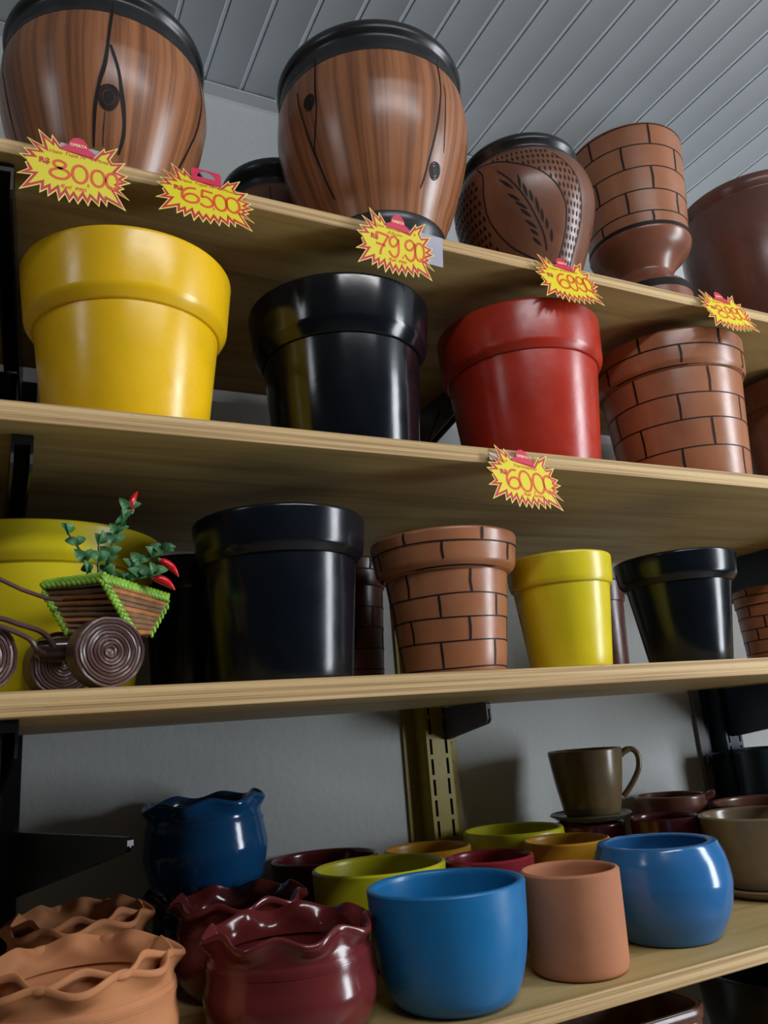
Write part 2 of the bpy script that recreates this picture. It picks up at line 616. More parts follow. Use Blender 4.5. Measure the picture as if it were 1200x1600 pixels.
# a small hook of an empty arm on the right upright
t = thing('bracket_hook', 'small black metal lug sticking out left of the right upright, beside the mug', 'bracket', (1.278, 1.168, -0.0925))
bm = bmesh.new()
box(bm, -0.036, 0.010, -0.003, 0.0, -0.0085, 0.0085)
obj('lug', bm, M['navymetal'], t, smooth=False)
bm = bmesh.new()
bmesh.ops.create_cone(bm, cap_ends=True, segments=12, radius1=0.0022, radius2=0.0022, depth=0.002, matrix=Matrix.Translation((-0.028, -0.004, 0.001)) @ Matrix.Rotation(PI / 2, 4, 'X'))
obj('screw', bm, M['greymetal'], t)
# a thin steel rod leaning on the wall behind the second-shelf pots
t = tag(obj('metal_rod', (lambda b_: (tube(b_, [(0, 0, 0), (0.1545, 0.1375, 0.2130)], 0.0028, 8), b_)[1])(bmesh.new()), M['greymetal']),
        'thin grey rod leaning in the gap between the large black and red flowerpots', 'rod')
t.location = (0.515, 0.938, Z2 + 0.002)


# ------------------------------------------------------------------ flowerpots with a deep rim
def flowerpot(name, loc, rt, rb, hb, rn, hn, rbase, h, mat, label, group=None, t=0.009, rimmat=None, cat_='flowerpot'):
    r = thing(name, label, cat_, loc, group=group)
    body_out = fillet([(0, 0), (rbase, 0, 0.005), (rn, hn), (rn, hb + 0.006)], n=4)
    body = body_out + fillet([(rn - t, hb + 0.006), (rbase - t, 0.014, 0.004), (0, 0.014)], n=3)
    lathe_obj('body', body, mat, r)
    rim = fillet([(rn - 0.0015, hn, 0), (rn + 0.0022, hn - 0.0004, 0.0015), (rb - 0.0005, hb, 0.0035), (rt, h, 0.0045), (rt - t - 0.001, h, 0.004), (rn - t - 0.002, hn, 0)], closed=True, n=4)
    lathe_obj('rim', rim, rimmat or mat, r, closed=True)
    # outer outline used for painted lines
    r['_h'] = h
    del r['_h']
    outl = [(rbase, 0.0), (rn, hn), (rn + 0.0025, hn + 0.0001), (rb, hb), (rt, h - 0.003)]
    return r, outl


def brick_lines(root, prof, levels, verts, name='brick_lines', w=0.0021, mat=None):
    """levels: ring heights; verts: (theta, h0, h1)"""
    bm = bmesh.new()
    rr = random.Random(len(levels) * 17 + int(prof[0][0] * 1e4))
    for h in levels:
        ph = rr.uniform(0, 6)
        pts = [(k / 60 * 2 * PI, h + 0.0006 * math.sin(3 * k / 60 * 2 * PI + ph)) for k in range(60)]
        surf_ribbon(bm, prof, pts, w * 0.8, sub=1, closed=True)
    for th, h0, h1 in verts:
        a = rr.uniform(-0.0007, 0.0007) / prof[0][0]
        q = [(th + a, h0), (th - a, (h0 + h1) / 2), (th + a * 0.5, h1)]
        surf_ribbon(bm, prof, q, lambda u: w * (1.25 + 0.3 * math.sin(3 * u)), sub=5)
    return obj(name, bm, mat or M['line'], root)


# --- second shelf
flowerpot('flowerpot', (0.1207, 0.80, Z2), 0.1092, 0.1035, 0.1312, 0.0931, 0.1207, 0.0792, 0.1912, M['yellow'],
          'large bright yellow flowerpot with deep rim on the second shelf, leftmost there')
flowerpot('flowerpot', (0.3726, 0.81, Z2), 0.1114, 0.1055, 0.1442, 0.0945, 0.1305, 0.0835, 0.1962, M['black'],
          'large glossy black flowerpot between the yellow and red ones on the second shelf')
flowerpot('flowerpot', (0.6423, 0.81, Z2), 0.1120, 0.1095, 0.157, 0.1010, 0.149, 0.0850, 0.2146, M['red'],
          'large glossy red flowerpot on the second shelf')
pB1, prB1 = flowerpot('flowerpot', (0.9317, 0.82, Z2), 0.1135, 0.1105, 0.1776, 0.1029, 0.170, 0.0885, 0.2268, M['terra'],
                      'large terracotta flowerpot painted with brick lines, right of the red one')
sp = 2 * PI / 6
brick_lines(pB1, prB1, [0.2009, 0.1709, 0.1311, 0.0935, 0.0526, 0.012],
            [(-1.648 + sp * k, 0.2012, 0.224) for k in range(6)] + [(-2.207 + sp * k, 0.1745, 0.2005) for k in range(6)] +
            [(-1.85 + sp * k, 0.1315, 0.168) for k in range(6)] + [(-2.33 + sp * k, 0.0938, 0.131) for k in range(6)] +
            [(-1.90 + sp * k, 0.0530, 0.0932) for k in range(6)] + [(-2.40 + sp * k, 0.013, 0.0524) for k in range(6)])
flowerpot('flowerpot', (1.2900, 0.86, Z2), 0.1200, 0.1150, 0.198, 0.1080, 0.190, 0.0930, 0.2350, M['terra2'],
          'plain brown flowerpot cut by the right frame edge on the second shelf')

# --- third shelf
flowerpot('flowerpot', (0.0490, 0.93, Z3), 0.1292, 0.1244, 0.1397, 0.1158, 0.1310, 0.0975, 0.1700, M['lemon'],
          'yellow flowerpot behind the little paper cart, cut by the left frame edge')
flowerpot('flowerpot', (0.2257, 1.00, Z3), 0.0600, 0.0570, 0.138, 0.0520, 0.132, 0.0440, 0.1727, M['blackpot'],
          'black flowerpot in deep shadow behind the cart plant, left of the large black pot', t=0.007)
flowerpot('flowerpot', (0.2801, 0.80, Z3), 0.0933, 0.0895, 0.1345, 0.0802, 0.1255, 0.0695, 0.1715, M['blackpot'],
          'large black flowerpot on the third shelf, right of the paper cart')
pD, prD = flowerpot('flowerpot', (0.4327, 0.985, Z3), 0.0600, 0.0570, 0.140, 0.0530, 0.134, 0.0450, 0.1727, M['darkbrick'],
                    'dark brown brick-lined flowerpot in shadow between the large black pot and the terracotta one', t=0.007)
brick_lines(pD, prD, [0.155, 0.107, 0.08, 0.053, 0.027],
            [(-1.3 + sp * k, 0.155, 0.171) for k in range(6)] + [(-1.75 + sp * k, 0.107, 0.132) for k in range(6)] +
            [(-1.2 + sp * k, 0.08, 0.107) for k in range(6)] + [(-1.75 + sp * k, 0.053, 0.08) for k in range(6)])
pB2, prB2 = flowerpot('flowerpot', (0.4835, 0.80, Z3), 0.0873, 0.0825, 0.1215, 0.0719, 0.1143, 0.0580, 0.1585, M['terra'],
                      'terracotta flowerpot painted with brick lines in the middle of the third shelf', t=0.008)
brick_lines(pB2, prB2, [0.1425, 0.1153, 0.0866, 0.0617, 0.0362, 0.0077],
            [(-1.570 + sp * k, 0.143, 0.1565) for k in range(6)] + [(-2.125 + sp * k, 0.123, 0.142) for k in range(6)] +
            [(-1.72 + sp * k, 0.087, 0.1125) for k in range(6)] + [(-2.255 + sp * k, 0.062, 0.0864) for k in range(6)] +
            [(-1.78 + sp * k, 0.0365, 0.0614) for k in range(6)] + [(-2.31 + sp * k, 0.008, 0.036) for k in range(6)], w=0.0018)
flowerpot('flowerpot', (0.6390, 0.785, Z3), 0.0655, 0.0640, 0.1060, 0.0592, 0.1010, 0.0480, 0.1375, M['lemon'],
          'smaller yellow flowerpot on the third shelf, right of the brick-painted one', t=0.007)
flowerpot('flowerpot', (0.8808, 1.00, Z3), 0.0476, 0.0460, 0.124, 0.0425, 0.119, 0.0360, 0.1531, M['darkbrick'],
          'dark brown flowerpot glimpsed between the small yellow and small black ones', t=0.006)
flowerpot('flowerpot', (0.8536, 0.80, Z3), 0.0819, 0.0785, 0.1165, 0.0687, 0.1079, 0.0525, 0.1464, M['blackpot'],
          'smaller black flowerpot at the right of the third shelf', t=0.008)
pB3, prB3 = flowerpot('flowerpot', (1.1602, 0.88, Z3), 0.0707, 0.0700, 0.100, 0.0682, 0.097, 0.0640, 0.1241, M['terra'],
                      'small terracotta brick-lined flowerpot at the right end of the third shelf', t=0.007)
brick_lines(pB3, prB3, [0.112, 0.0965, 0.078, 0.060, 0.041, 0.022, 0.004],
            [(-2.15 + sp * k, 0.112, 0.1225) for k in range(6)] + [(-2.2 + sp * k, 0.078, 0.095) for k in range(6)] +
            [(-1.85 + sp * k, 0.060, 0.078) for k in range(6)] + [(-2.1 + sp * k, 0.041, 0.060) for k in range(6)] +
            [(-2.55 + sp * k, 0.022, 0.041) for k in range(6)], w=0.0017)


# ------------------------------------------------------------------ the big vases on the top shelf
VB = [(.074, .004), (.077, .02), (.0800, .036), (.0885, .0634), (.098, .085), (.118, .145), (.1265, .185), (.128, .2005), (.1270, .222), (.1250, .2385)]


def wood_vase(loc, s, label, strokes, knots):
    r = thing('wood_grain_vase', label, 'vase', loc)
    P = [(a * s, h * s) for a, h in VB]
    Pb = cat(P[2:], 6)
    t = 0.010 * s
    body = Pb + [(P[-1][0] - 0.002, P[-1][1] + 0.006 * s)] + [(a - t, h) for a, h in reversed(Pb[4:])] + [(0.06 * s, 0.042 * s)]
    lathe_obj('body', body + [(0.0, 0.042 * s)], M['wood'], r, seg=96)
    foot = fillet([(0, 0), (P[0][0], 0, 0.004), (0.077 * s, 0.015 * s, 0.01), (0.0825 * s, 0.034 * s, 0.004), (0.0825 * s, 0.042 * s, 0.002), (0.07 * s, 0.039 * s), (0, 0.039 * s)])
    lathe_obj('foot', foot, M['blackrim'], r, seg=96)
    lip = [(0.1257 * s, 0.2370 * s), (0.1238 * s, 0.2440 * s), (0.1212 * s, 0.2530 * s), (0.1203 * s, 0.2600 * s), (0.1212 * s, 0.2655 * s), (0.1250 * s, 0.2705 * s), (0.1263 * s, 0.2760 * s), (0.1245 * s, 0.2825 * s),
           (0.1205 * s, 0.2870 * s), (0.1165 * s, 0.2872 * s), (0.1130 * s, 0.2830 * s), (0.1110 * s, 0.270 * s), (0.111 * s, 0.2400 * s)]
    lathe_obj('rim', cat(lip, 4) + [(0.118 * s, 0.2360 * s)], M['blackrim'], r, seg=96, closed=True)
    prof = cat(P, 6)
    for pts, w in strokes:
        bm = bmesh.new()
        surf_ribbon(bm, prof, cat(pts, 5), lambda u, w=w: w * (0.65 + 0.5 * math.sin(PI * u) + 0.12 * math.sin(17 * u)), sub=2)
        obj('painted_grain_line', bm, M['line'], r)
    for th, h, rad in knots:
        bm = bmesh.new()
        rr = interp(prof, h)
        for q in range(3):
            k0, k1 = (0.0, 0.52) if q == 0 else ((0.60, 0.80) if q == 1 else (0.86, 1.0))
            n = 28
            for k in range(n):
                vs = []
                for kk, fr in ((k, k0), (k + 1, k0), (k + 1, k1), (k, k1)):
                    a = kk / n * 2 * PI
                    wob = 1 + 0.06 * math.sin(2 * a + 1) + 0.02 * math.sin(3 * a)
                    t2 = th + rad * 0.85 * fr * wob * math.cos(a) / rr
                    h2 = h + rad * 1.15 * fr * wob * math.sin(a)
                    r2 = interp(prof, h2) + 0.0007
                    vs.append(bm.verts.new((r2 * math.cos(t2), r2 * math.sin(t2), h2)))
                if q == 0:
                    bm.faces.new((vs[3], vs[2], vs[0]))
                else:
                    bm.faces.new(vs)
        bmesh.ops.remove_doubles(bm, verts=bm.verts, dist=1e-6)
        obj('painted_knot', bm, M['line'], r)
    return r


wood_vase((0.1002, 0.85, Z1), 0.93, 'big wood-grain painted vase with black rim at the left end of the top shelf',
          [([(-1.641, .2368), (-1.666, .2034), (-1.703, .1565), (-1.759, .1312), (-1.803, .1052), (-1.829, .0669)], 0.0036),
           ([(-1.663, .1755), (-1.586, .1491), (-1.545, .1263), (-1.501, .1014), (-1.494, .0817), (-1.532, .0637)], 0.0036),
           ([(-2.90, .2317), (-2.862, .1584), (-2.895, .1192), (-2.95, .08)], 0.0018),
           ([(-0.6, .2317), (-0.55, .15), (-0.7, .07)], 0.003), ([(1.2, .2317), (1.1, .15), (1.3, .07)], 0.003),
           ([(-1.70, .104), (-1.715, .085), (-1.72, .068)], 0.0010)],
          [(-1.667, .1184, 0.0125)])
wood_vase((0.4372, 0.80, Z1), 1.0, 'big wood-grain painted vase with black rim behind the 79,90 sticker on the top shelf',
          [([(-2.592, .2480), (-2.592, .2136), (-2.62, .1708), (-2.76, .1283)], 0.0022),
           ([(-2.834, .2147), (-2.799, .1705), (-2.77, .1315), (-2.707, .0816), (-2.68, .068)], 0.0022),
           ([(-1.27, .252), (-1.29, .2085), (-1.328, .1459), (-1.412, .0898), (-1.46, .071)], 0.0022),
           ([(-1.24, .21), (-1.218, .1603), (-1.18, .1224)], 0.0012),
           ([(0.6, .24), (0.5, .15), (0.7, .08)], 0.003), ([(1.9, .24), (1.8, .15), (2.0, .08)], 0.003)],
          [(-2.683, .1875, 0.0095), (-1.277, .0966, 0.0100)])


def small_vase(loc, s, label):
    r = thing('black_rimmed_vase', label, 'vase', loc)
    P = cat([(.055, 0), (.058, .02), (.078, .10), (.085, .17), (.081, .215), (.076, .232)], 6)
    P = [(a * s, h * s) for a, h in P]
    lathe_obj('body', [(0, 0)] + P + [(a - 0.008, h) for a, h in reversed(P[3:])] + [(0, 0.014)], M['terra2'], r)
    lip = cat([(.0765, .228), (.078, .240), (.084, .250), (.087, .258), (.084, .267), (.079, .2685), (.074, .262), (.070, .228)], 4)
    lathe_obj('rim', [(a * s, h * s) for a, h in lip], M['blackrim'], r, closed=True)
    for th in (-2.6, -2.05, -1.5, -0.9, 0.2, 1.3):
        bm = bmesh.new()
        surf_ribbon(bm, P, [(th, 0.22 * s), (th + 0.05, 0.12 * s), (th - 0.03, 0.04 * s)], 0.0016, sub=8)
        obj('painted_grain_line', bm, M['line'], r)


small_vase((0.382, 1.03, Z1), 1.03, 'black-rimmed brown vase standing behind the gap between the two big wood-grain vases')
small_vase((0.190, 1.058, Z1), 0.98, 'black-rimmed brown vase almost hidden behind the leftmost wood-grain vase')

# carved pot
t = thing('carved_vase', 'dark carved clay pot with leaf spray and hatched sides, behind the 69,90 sticker', 'vase', (0.6782, 0.80, Z1))
P4 = cat([(.058, 0), (.066, .035), (.085, .085), (.0985, .13), (.1015, .16), (.096, .185), (.0835, .203)], 6)
lathe_obj('body', [(0, 0)] + P4 + [(a - 0.009, h) for a, h in reversed(P4[3:])] + [(0, 0.014)], M['carved'], t, seg=96)
lip = cat([(.0838, .2000), (.0825, .206), (.0845, .2115), (.0868, .2160), (.0868, .2215), (.0835, .2262), (.079, .2262), (.0755, .221), (.0745, .2000)], 4)
lathe_obj('rim', lip, M['blackrim'], t, seg=96, closed=True)
bm = bmesh.new()
sprig = [(-2.539, .1627), (-2.38, .1421), (-2.217, .1145), (-2.091, .0888), (-1.975, .0656), (-1.93, .0463)]
surf_ribbon(bm, P4, cat(sprig, 5), lambda u: 0.0018, sub=1)
for a, c in [((-2.274, .1482), (-2.265, .1274)), ((-2.227, .1341), (-2.185, .1157)), ((-2.149, .1237), (-2.118, .1079)), ((-2.074, .1133), (-2.038, .0925)),
             ((-2.0, .0985), (-1.982, .0816)), ((-1.925, .0853), (-1.912, .0725)), ((-1.846, .0726), (-1.83, .0566)),
             ((-2.531, .1486), (-2.361, .1297)), ((-2.445, .1252), (-2.298, .1119)), ((-2.366, .1124), (-2.207, .0998)), ((-2.307, .1017), (-2.165, .089)),
             ((-2.26, .0866), (-2.093, .0742)), ((-2.204, .0744), (-2.07, .0654)), ((-2.175, .0637), (-2.032, .053))]:
    surf_ribbon(bm, P4, [a, c], lambda u: 0.0029 * (0.25 + math.sin(PI * min(1, max(0, u)))), sub=8)
obj('carved_leaf_spray', bm, M['line'], t)
bm = bmesh.new()
surf_ribbon(bm, P4, cat([(-2.90, .19), (-2.76, .1662), (-2.789, .1382), (-2.818, .109), (-2.743, .0836), (-2.568, .0593), (-2.307, .0426), (-2.0, .031), (-1.70, .0300)], 5), 0.0018, sub=1)
surf_ribbon(bm, P4, cat([(-2.90, .19), (-2.553, .1802), (-2.261, .1647), (-1.992, .1505), (-1.784, .1333), (-1.66, .1173), (-1.591, .1011), (-1.576, .0743), (-1.62, .051), (-1.70, .0300)], 5), 0.0018, sub=1)
surf_ribbon(bm, P4, cat([(-1.75, .182), (-1.45, .155), (-1.30, .12), (-1.26, .09), (-1.30, .055), (-1.36, .03)], 5), 0.0012, sub=1)
obj('carved_panel_outline', bm, M['line'], t)
bm = bmesh.new()
rr = random.Random(5)


def panel_right(h):
    pts = [(.0300, -1.70), (.051, -1.62), (.0743, -1.576), (.1011, -1.591), (.1173, -1.66), (.1333, -1.784), (.1505, -1.992), (.1647, -2.261), (.1802, -2.553), (.2, -2.95)]
    for (h0, a), (h1, c) in zip(pts, pts[1:]):
        if h0 <= h <= h1:
            return a + (c - a) * (h - h0) / (h1 - h0)
    return -1.7


def panel_far(h):
    pts = [(.02, -1.36), (.055, -1.30), (.09, -1.26), (.12, -1.30), (.155, -1.45), (.182, -1.75), (.2, -2.1)]
    for (h0, a), (h1, c) in zip(pts, pts[1:]):
        if h0 <= h <= h1:
            return a + (c - a) * (h - h0) / (h1 - h0)
    return -1.36


for k in range(15):
    h = 0.034 + k * 0.0108
    a, c = panel_right(h) + 0.05, panel_far(h) - 0.03
    n = max(2, int((c - a) / 0.065))
    for q in range(n + 1):
        th = a + (c - a) * q / max(1, n)
        surf_ribbon(bm, P4, [(th, h + 0.0035), (th + 0.012, h - 0.0035)], lambda u: 0.0022 * (0.3 + math.sin(PI * u)), sub=4)
obj('carved_hatching', bm, M['line'], t)
bm = bmesh.new()
for k in range(13):
    h = 0.03 + k * 0.0112
    for q in range(9):
        th = -2.93 - q * 0.09 + (0.045 if k % 2 else 0)
        if h < 0.075:
            th += (0.075 - h) * 4
        surf_ribbon(bm, P4, [(th - 0.02, h - 0.003), (th, h + 0.0035), (th + 0.018, h - 0.003)], lambda u: 0.0018, sub=3)
obj('carved_hatching', bm, M['line'], t)

# brick-painted goblet planter
t = thing('goblet_planter', 'tall terracotta planter with brick lines on a waisted black-edged foot, on the top shelf', 'planter', (0.9231, 0.82, Z1))
P5 = [(.0775, .1560), (.0800, .19), (.0850, .24), (.0925, .3270)]
lathe_obj('body', cat(P5, 6) + fillet([(0.0925, .327), (.0923, .3295, .001), (.085, .3295, .002), (.072, .165, .006), (0, .165)])[1:] + [(0.0, .150), (.070, .150)], M['terra'], t, closed=False)
ped = cat([(.0795, .1575), (.0790, .150), (.0720, .137), (.0560, .122), (.0455, .108), (.0440, .098), (.0500, .086), (.0610, .077), (.0660, .068), (.0668, .050)], 5)
lathe_obj('pedestal', [(0, .1575)] + ped + [(.0668, 0), (0, 0)], M['terra2'], t)
bm = bmesh.new()
surf_ribbon(bm, [(.0792, .150), (.0797, .1640)], [(k / 64 * 2 * PI, .1575) for k in range(64)], 0.0055, lift=0.0012, sub=1, closed=True)
obj('black_band', bm, M['line'], t)
bm = bmesh.new()
surf_ribbon(bm, [(.0668, .050), (.0660, .068), (.0610, .077)], [(k / 64 * 2 * PI, .0640) for k in range(64)], 0.0125, lift=0.0012, sub=1, closed=True)
obj('black_band', bm, M['line'], t)
brick_lines(t, cat(P5, 6), [.3258, .2918, .2529, .2146, .1793],
            [(-1.901 + sp * k, .292, .3255) for k in range(6)] + [(-1.375 + sp * k, .253, .2915) for k in range(6)] +
            [(-1.945 + sp * k, .215, .2525) for k in range(6)] + [(-1.425 + sp * k, .1795, .2142) for k in range(6)] +
            [(-2.034 + sp * k, .158, .179) for k in range(6)])

# big brown bowl at the right end
t = thing('brown_bowl', 'big plain brown glazed bowl cut by the right frame edge on the top shelf', 'bowl', (1.292, 0.872, Z1))
P6 = cat([(.062, 0), (.075, .02), (.105, .09), (.126, .18), (.1335, .255), (.131, .325)], 6)
lathe_obj('body', [(0, 0)] + P6 + [(a - 0.011, h) for a, h in reversed(P6[3:])] + [(0, .015)], M['bowl'], t, seg=96)
lip = cat([(.1312, .318), (.1300, .327), (.1320, .333), (.1350, .343), (.1345, .352), (.1300, .357), (.1240, .354), (.1200, .318)], 4)
lathe_obj('rim', lip, M['bowl'], t, seg=96, closed=True)


# ------------------------------------------------------------------ bottom shelf: cups and bowls
def cup(name, loc, outer, mat, label, cat_='pot', t=0.007, lip=0.004, group=None, seg=80):
    """single-piece turned cup: outer profile from foot to lip"""
    P = cat(outer, 6)
    rl, hl = P[-1]
    prof = [(0, 0)] + P + [(rl - 0.0012, hl + 0.0016), (rl - t * 0.5, hl + 0.0024), (rl - t + 0.001, hl + 0.0014)]
    prof += [(max(0.004, a - t), max(h, 0.010)) for a, h in reversed(P[3:])] + [(0, 0.010)]
    o = lathe_obj(name, prof, mat, None, seg)
    o.location = loc
    return tag(o, label, cat_, group)


cup('plant_cup', (0.4275, 0.7675, Z4), [(.044, 0), (.054, .002), (.064, .012), (.0720, .035), (.0770, .065), (.0798, .1060)], M['blue'], 'bright blue cup-shaped pot, front of the lowest shelf beside the maroon ruffled pot', t=.0085)
cup('plant_cylinder', (0.5810, 0.7660, Z4), [(.040, 0), (.0470, .0015), (.0500, .006), (.0512, .02), (.0525, .06), (.0535, .0980)], M['rawclay'], 'raw terracotta cylinder pot standing between the two bright blue pots', t=.007)
cup('round_pot', (0.742, 0.80, Z4), [(.048, 0), (.056, .0015), (.062, .009), (.0735, .030), (.0795, .056), (.0795, .070), (.0765, .088), (.0705, .1035)], M['blueglaze'], 'round-bellied glossy blue pot at the right of the lowest shelf', t=.012)
cup('plant_cup', (0.443, 0.957, Z4), [(.050, 0), (.058, .002), (.066, .012), (.074, .035), (.079, .065), (.0813, .1015)], M['lime'], 'yellow cup-shaped pot directly behind the bright blue cup', t=.007)
cup('plant_cup', (0.577, 0.918, Z4), [(.034, 0), (.040, .002), (.046, .012), (.051, .035), (.054, .065), (.0553, .0975)], M['maroon2'], 'small crimson cup-shaped pot behind the raw terracotta cylinder', t=.006)
cup('plant_cup', (0.570, 1.066, Z4), [(.036, 0), (.043, .002), (.049, .012), (.055, .035), (.059, .065), (.0613, .0965)], M['amber'], 'amber pot behind the yellow cup, in front of the mustard upright', t=.006)
cup('plant_cup', (0.722, 0.949, Z4), [(.036, 0), (.043, .002), (.049, .012), (.054, .035), (.0575, .065), (.0585, .0975)], M['amber'], 'amber pot just behind the round-bellied blue pot', t=.006)
cup('plant_bowl', (0.726, 1.080, Z4), [(.050, 0), (.060, .002), (.068, .012), (.0745, .035), (.0770, .060), (.0770, .080), (.0750, .102)], M['lime'], 'yellow-green bowl at the back, right of the mustard upright', t=.007)
cup('plant_cup', (0.438, 1.122, Z4), [(.045, 0), (.052, .002), (.060, .012), (.068, .035), (.072, .065), (.0743, .0970)], M['maroon'], 'dark maroon bowl at the back, between the dark blue ruffled pot and the yellow cup', t=.006)
# taupe pot on a saucer
P = (1.010, 0.872)
cup('saucer', (*P, Z4), [(.060, 0), (.066, .0015), (.074, .006), (.0795, .0115)], M['taupe'], 'shallow taupe saucer under the taupe pot', 'saucer', t=.004)
cup('plant_pot', (*P, Z4 + .0102), [(.054, 0), (.060, .0015), (.064, .008), (.071, .035), (.078, .065), (.0835, .0935)], M['taupe'], 'taupe glazed pot at the right frame edge, standing on its own saucer', t=.007)
cup('plant_bowl', (1.192, 1.000, Z4), [(.060, 0), (.072, .002), (.080, .012), (.088, .035), (.0935, .065), (.0955, .0975)], M['bowl'], 'brown bowl behind the taupe pot at the right edge', t=.007)
cup('plant_bowl', (1.322, 1.108, Z4), [(.040, 0), (.045, .002), (.049, .012), (.050, .05), (.0505, .12), (.0510, .1735)], M['navymetal'], 'tall dark pot in the right corner behind the brown bowl', t=.007)
# bowls below the mug
cup('plant_cup', (0.872, 1.082, Z4), [(.040, 0), (.046, .002), (.050, .012), (.053, .035), (.0545, .065), (.0550, .0945)], M['plum'], 'plum bowl carrying the saucer and mug', t=.006)
cup('plant_cup', (0.938, 0.985, Z4), [(.036, 0), (.042, .002), (.046, .012), (.0485, .035), (.0500, .065), (.0510, .1010)], M['plum'], 'plum cup right of the mug, behind the round-bellied blue pot', t=.006)
t = thing('clay_casserole', 'small brown clay dish with side lug, behind the plum cup right of the mug', 'dish', (1.089, 1.122, Z4))
Pc = cat([(.044, 0), (.050, .002), (.055, .012), (.0585, .05), (.0605, .09), (.0610, .1130)], 5)
lathe_obj('body', [(0, 0)] + Pc + [(.0595, .1150), (.0555, .1150), (.0545, .1130)] + [(a - .0065, max(.01, h)) for a, h in reversed(Pc[3:])] + [(0, .01)], M['bowl'], t)
bm = bmesh.new()
tube(bm, [(0.030, -0.050, 0.108), (0.040, -0.058, 0.113), (0.050, -0.050, 0.115), (0.056, -0.030, 0.108)], 0.0055, 8)
obj('lug', bm, M['bowl'], t)
zc = Z4 + .0945 + .0024
cup('saucer', (0.874, 1.078, zc), [(.034, 0), (.040, .001), (.052, .005), (.0640, .0115)], M['sage'], 'grey-green saucer under the brown mug', 'saucer', t=.004)
t = thing('mug', 'olive-brown glazed mug with looped handle on a saucer atop the plum bowl', 'mug', (0.8775, 1.076, zc + .0101))
Pm = cat([(.036, 0), (.0415, .0012), (.0445, .006), (.0490, .028), (.0545, .060), (.0590, .0975)], 6)
lathe_obj('body', [(0, 0)] + Pm + [(.0583, .0990), (.0565, .0995), (.0548, .0985)] + [(a - .005, max(.008, h)) for a, h in reversed(Pm[3:])] + [(0, .008)], M['olive'], t)
bm = bmesh.new()
hp = cat([(.0555, 0, .086), (.064, 0, .0925), (.075, 0, .0945), (.0830, 0, .085), (.0820, 0, .066), (.0720, 0, .048), (.0610, 0, .034), (.0515, 0, .024)], 5)
tube(bm, hp, [0.0052] * 8 + [0.0045] * (len(hp) - 8), 10)
o = obj('handle', bm, M['olive'], t)
o.rotation_euler.z = -0.55


# ------------------------------------------------------------------ ruffled pots
def ruffled(loc, rb, rm, rn, rr_, h, mat, label, n=8, amp=0.0042, dz=0.0042, ph=0.0, rot=(0, 0, 0), nested=False, lipmat=None, t=0.0065, group=None, base=0.6):
    r = thing('ruffled_pot', label, 'pot', loc, rot, group)
    hn = h * 0.80
    P = cat([(rb * 0.92, 0), (rb, h * .03), (rm * .94, h * .20), (rm, h * .42), (rm * .97, h * .60), (rn * 1.02, h * .74), (rn, hn)], 6)
    lathe_obj('body', [(0, 0)] + P + [(a - t, max(.01, z)) for a, z in reversed(P[3:])] + [(0, .01)], mat, r, seg=96)

    def mk(scale, ph2, lift):
        ring = cat([(rn - .0002, hn - .003), (rn - .001, hn + (h - hn) * .25), (rn + (rr_ - rn) * .3, hn + (h - hn) * .62), (rr_ * .985, h * .965), (rr_, h * .985), (rr_ * .998, h + .0015),
                    (rr_ * .975, h + .0035), (rr_ * .935, h + .0015), (rn + (rr_ - rn) * .1 - t, hn + (h - hn) * .55), (rn - t - .001, hn - .003)], 4)

        def mod(a, z, th):
            w = max(0.0, min(1.0, (z - hn) / (h - hn)))
            w = w * w * (3 - 2 * w)
            c = math.cos(n * th + ph2) + 0.18 * math.sin(3 * th + ph2 * 2)
            s = math.sin(n * th + ph2)
            return (a + w * amp * c) * scale, z + w * dz * (-0.9 * c + 0.12 * s) + lift
        return ring, mod
    ring, mod = mk(1.0, ph, 0)
    lathe_obj('ruffled_rim', ring, lipmat or mat, r, seg=192, closed=True, mod=mod)
    bm = bmesh.new()
    for hh in (h * .735, h * .715):
        surf_ribbon(bm, P, [(k / 64 * 2 * PI, hh) for k in range(64)], 0.0016, lift=0.0006, sub=1, closed=True)
    obj('turned_groove', bm, mat, r)
    return r


ruffled((0.2685, 0.79, Z4), .062, .0800, .0755, .0795, .090, M['maroon'], 'glossy maroon ruffled pot at the shelf front, left of the bright blue cup', ph=0.6)
ruffled((0.266, 0.951, Z4), .052, .0690, .0655, .0735, .094, M['maroon'], 'dark maroon ruffled pot in the second row, below the dark blue one', ph=1.6, amp=.004)
ruffled((0.262, 1.106, Z4), .048, .0620, .0600, .0700, .084, M['blackpot'], 'black ruffled pot at the back carrying the dark blue one', ph=0.2, amp=.004)
ruffled((0.2665, 1.092, Z4 + .0905), .0690, .0785, .0725, .0760, .1000, M['navyglaze'], 'dark blue glossy ruffled pot stacked on top of the black one', n=7, ph=2.3, amp=.0032, dz=.0035, rot=(0.0, -0.035, 0))
ruffled((0.0825, 0.797, Z4), .064, .0835, .0800, .0845, .088, M['rawclay2'], 'raw terracotta ruffled pot in the front left corner of the lowest shelf', n=8, ph=0.5, amp=.0048, dz=.0035)
ruffled((0.0825, 0.797, Z4 + .0175), .050, .0700, .0680, .0760, .0760, M['rawclay2'], 'raw terracotta ruffled pot nested inside the front left one', n=8, ph=3.4, amp=.005, dz=.004)
ruffled((0.1015, 0.977, Z4), .052, .0720, .0680, .0735, .094, M['rawclay2'], 'raw terracotta ruffled pot in the second row at the left', n=8, ph=1.3, amp=.0038, dz=.0038)
ruffled((0.1015, 0.977, Z4 + .0175), .044, .0600, .0570, .0650, .0820, M['rawclay2'], 'raw terracotta ruffled pot nested inside the second-row left one', n=8, ph=4.2, amp=.0045, dz=.004)

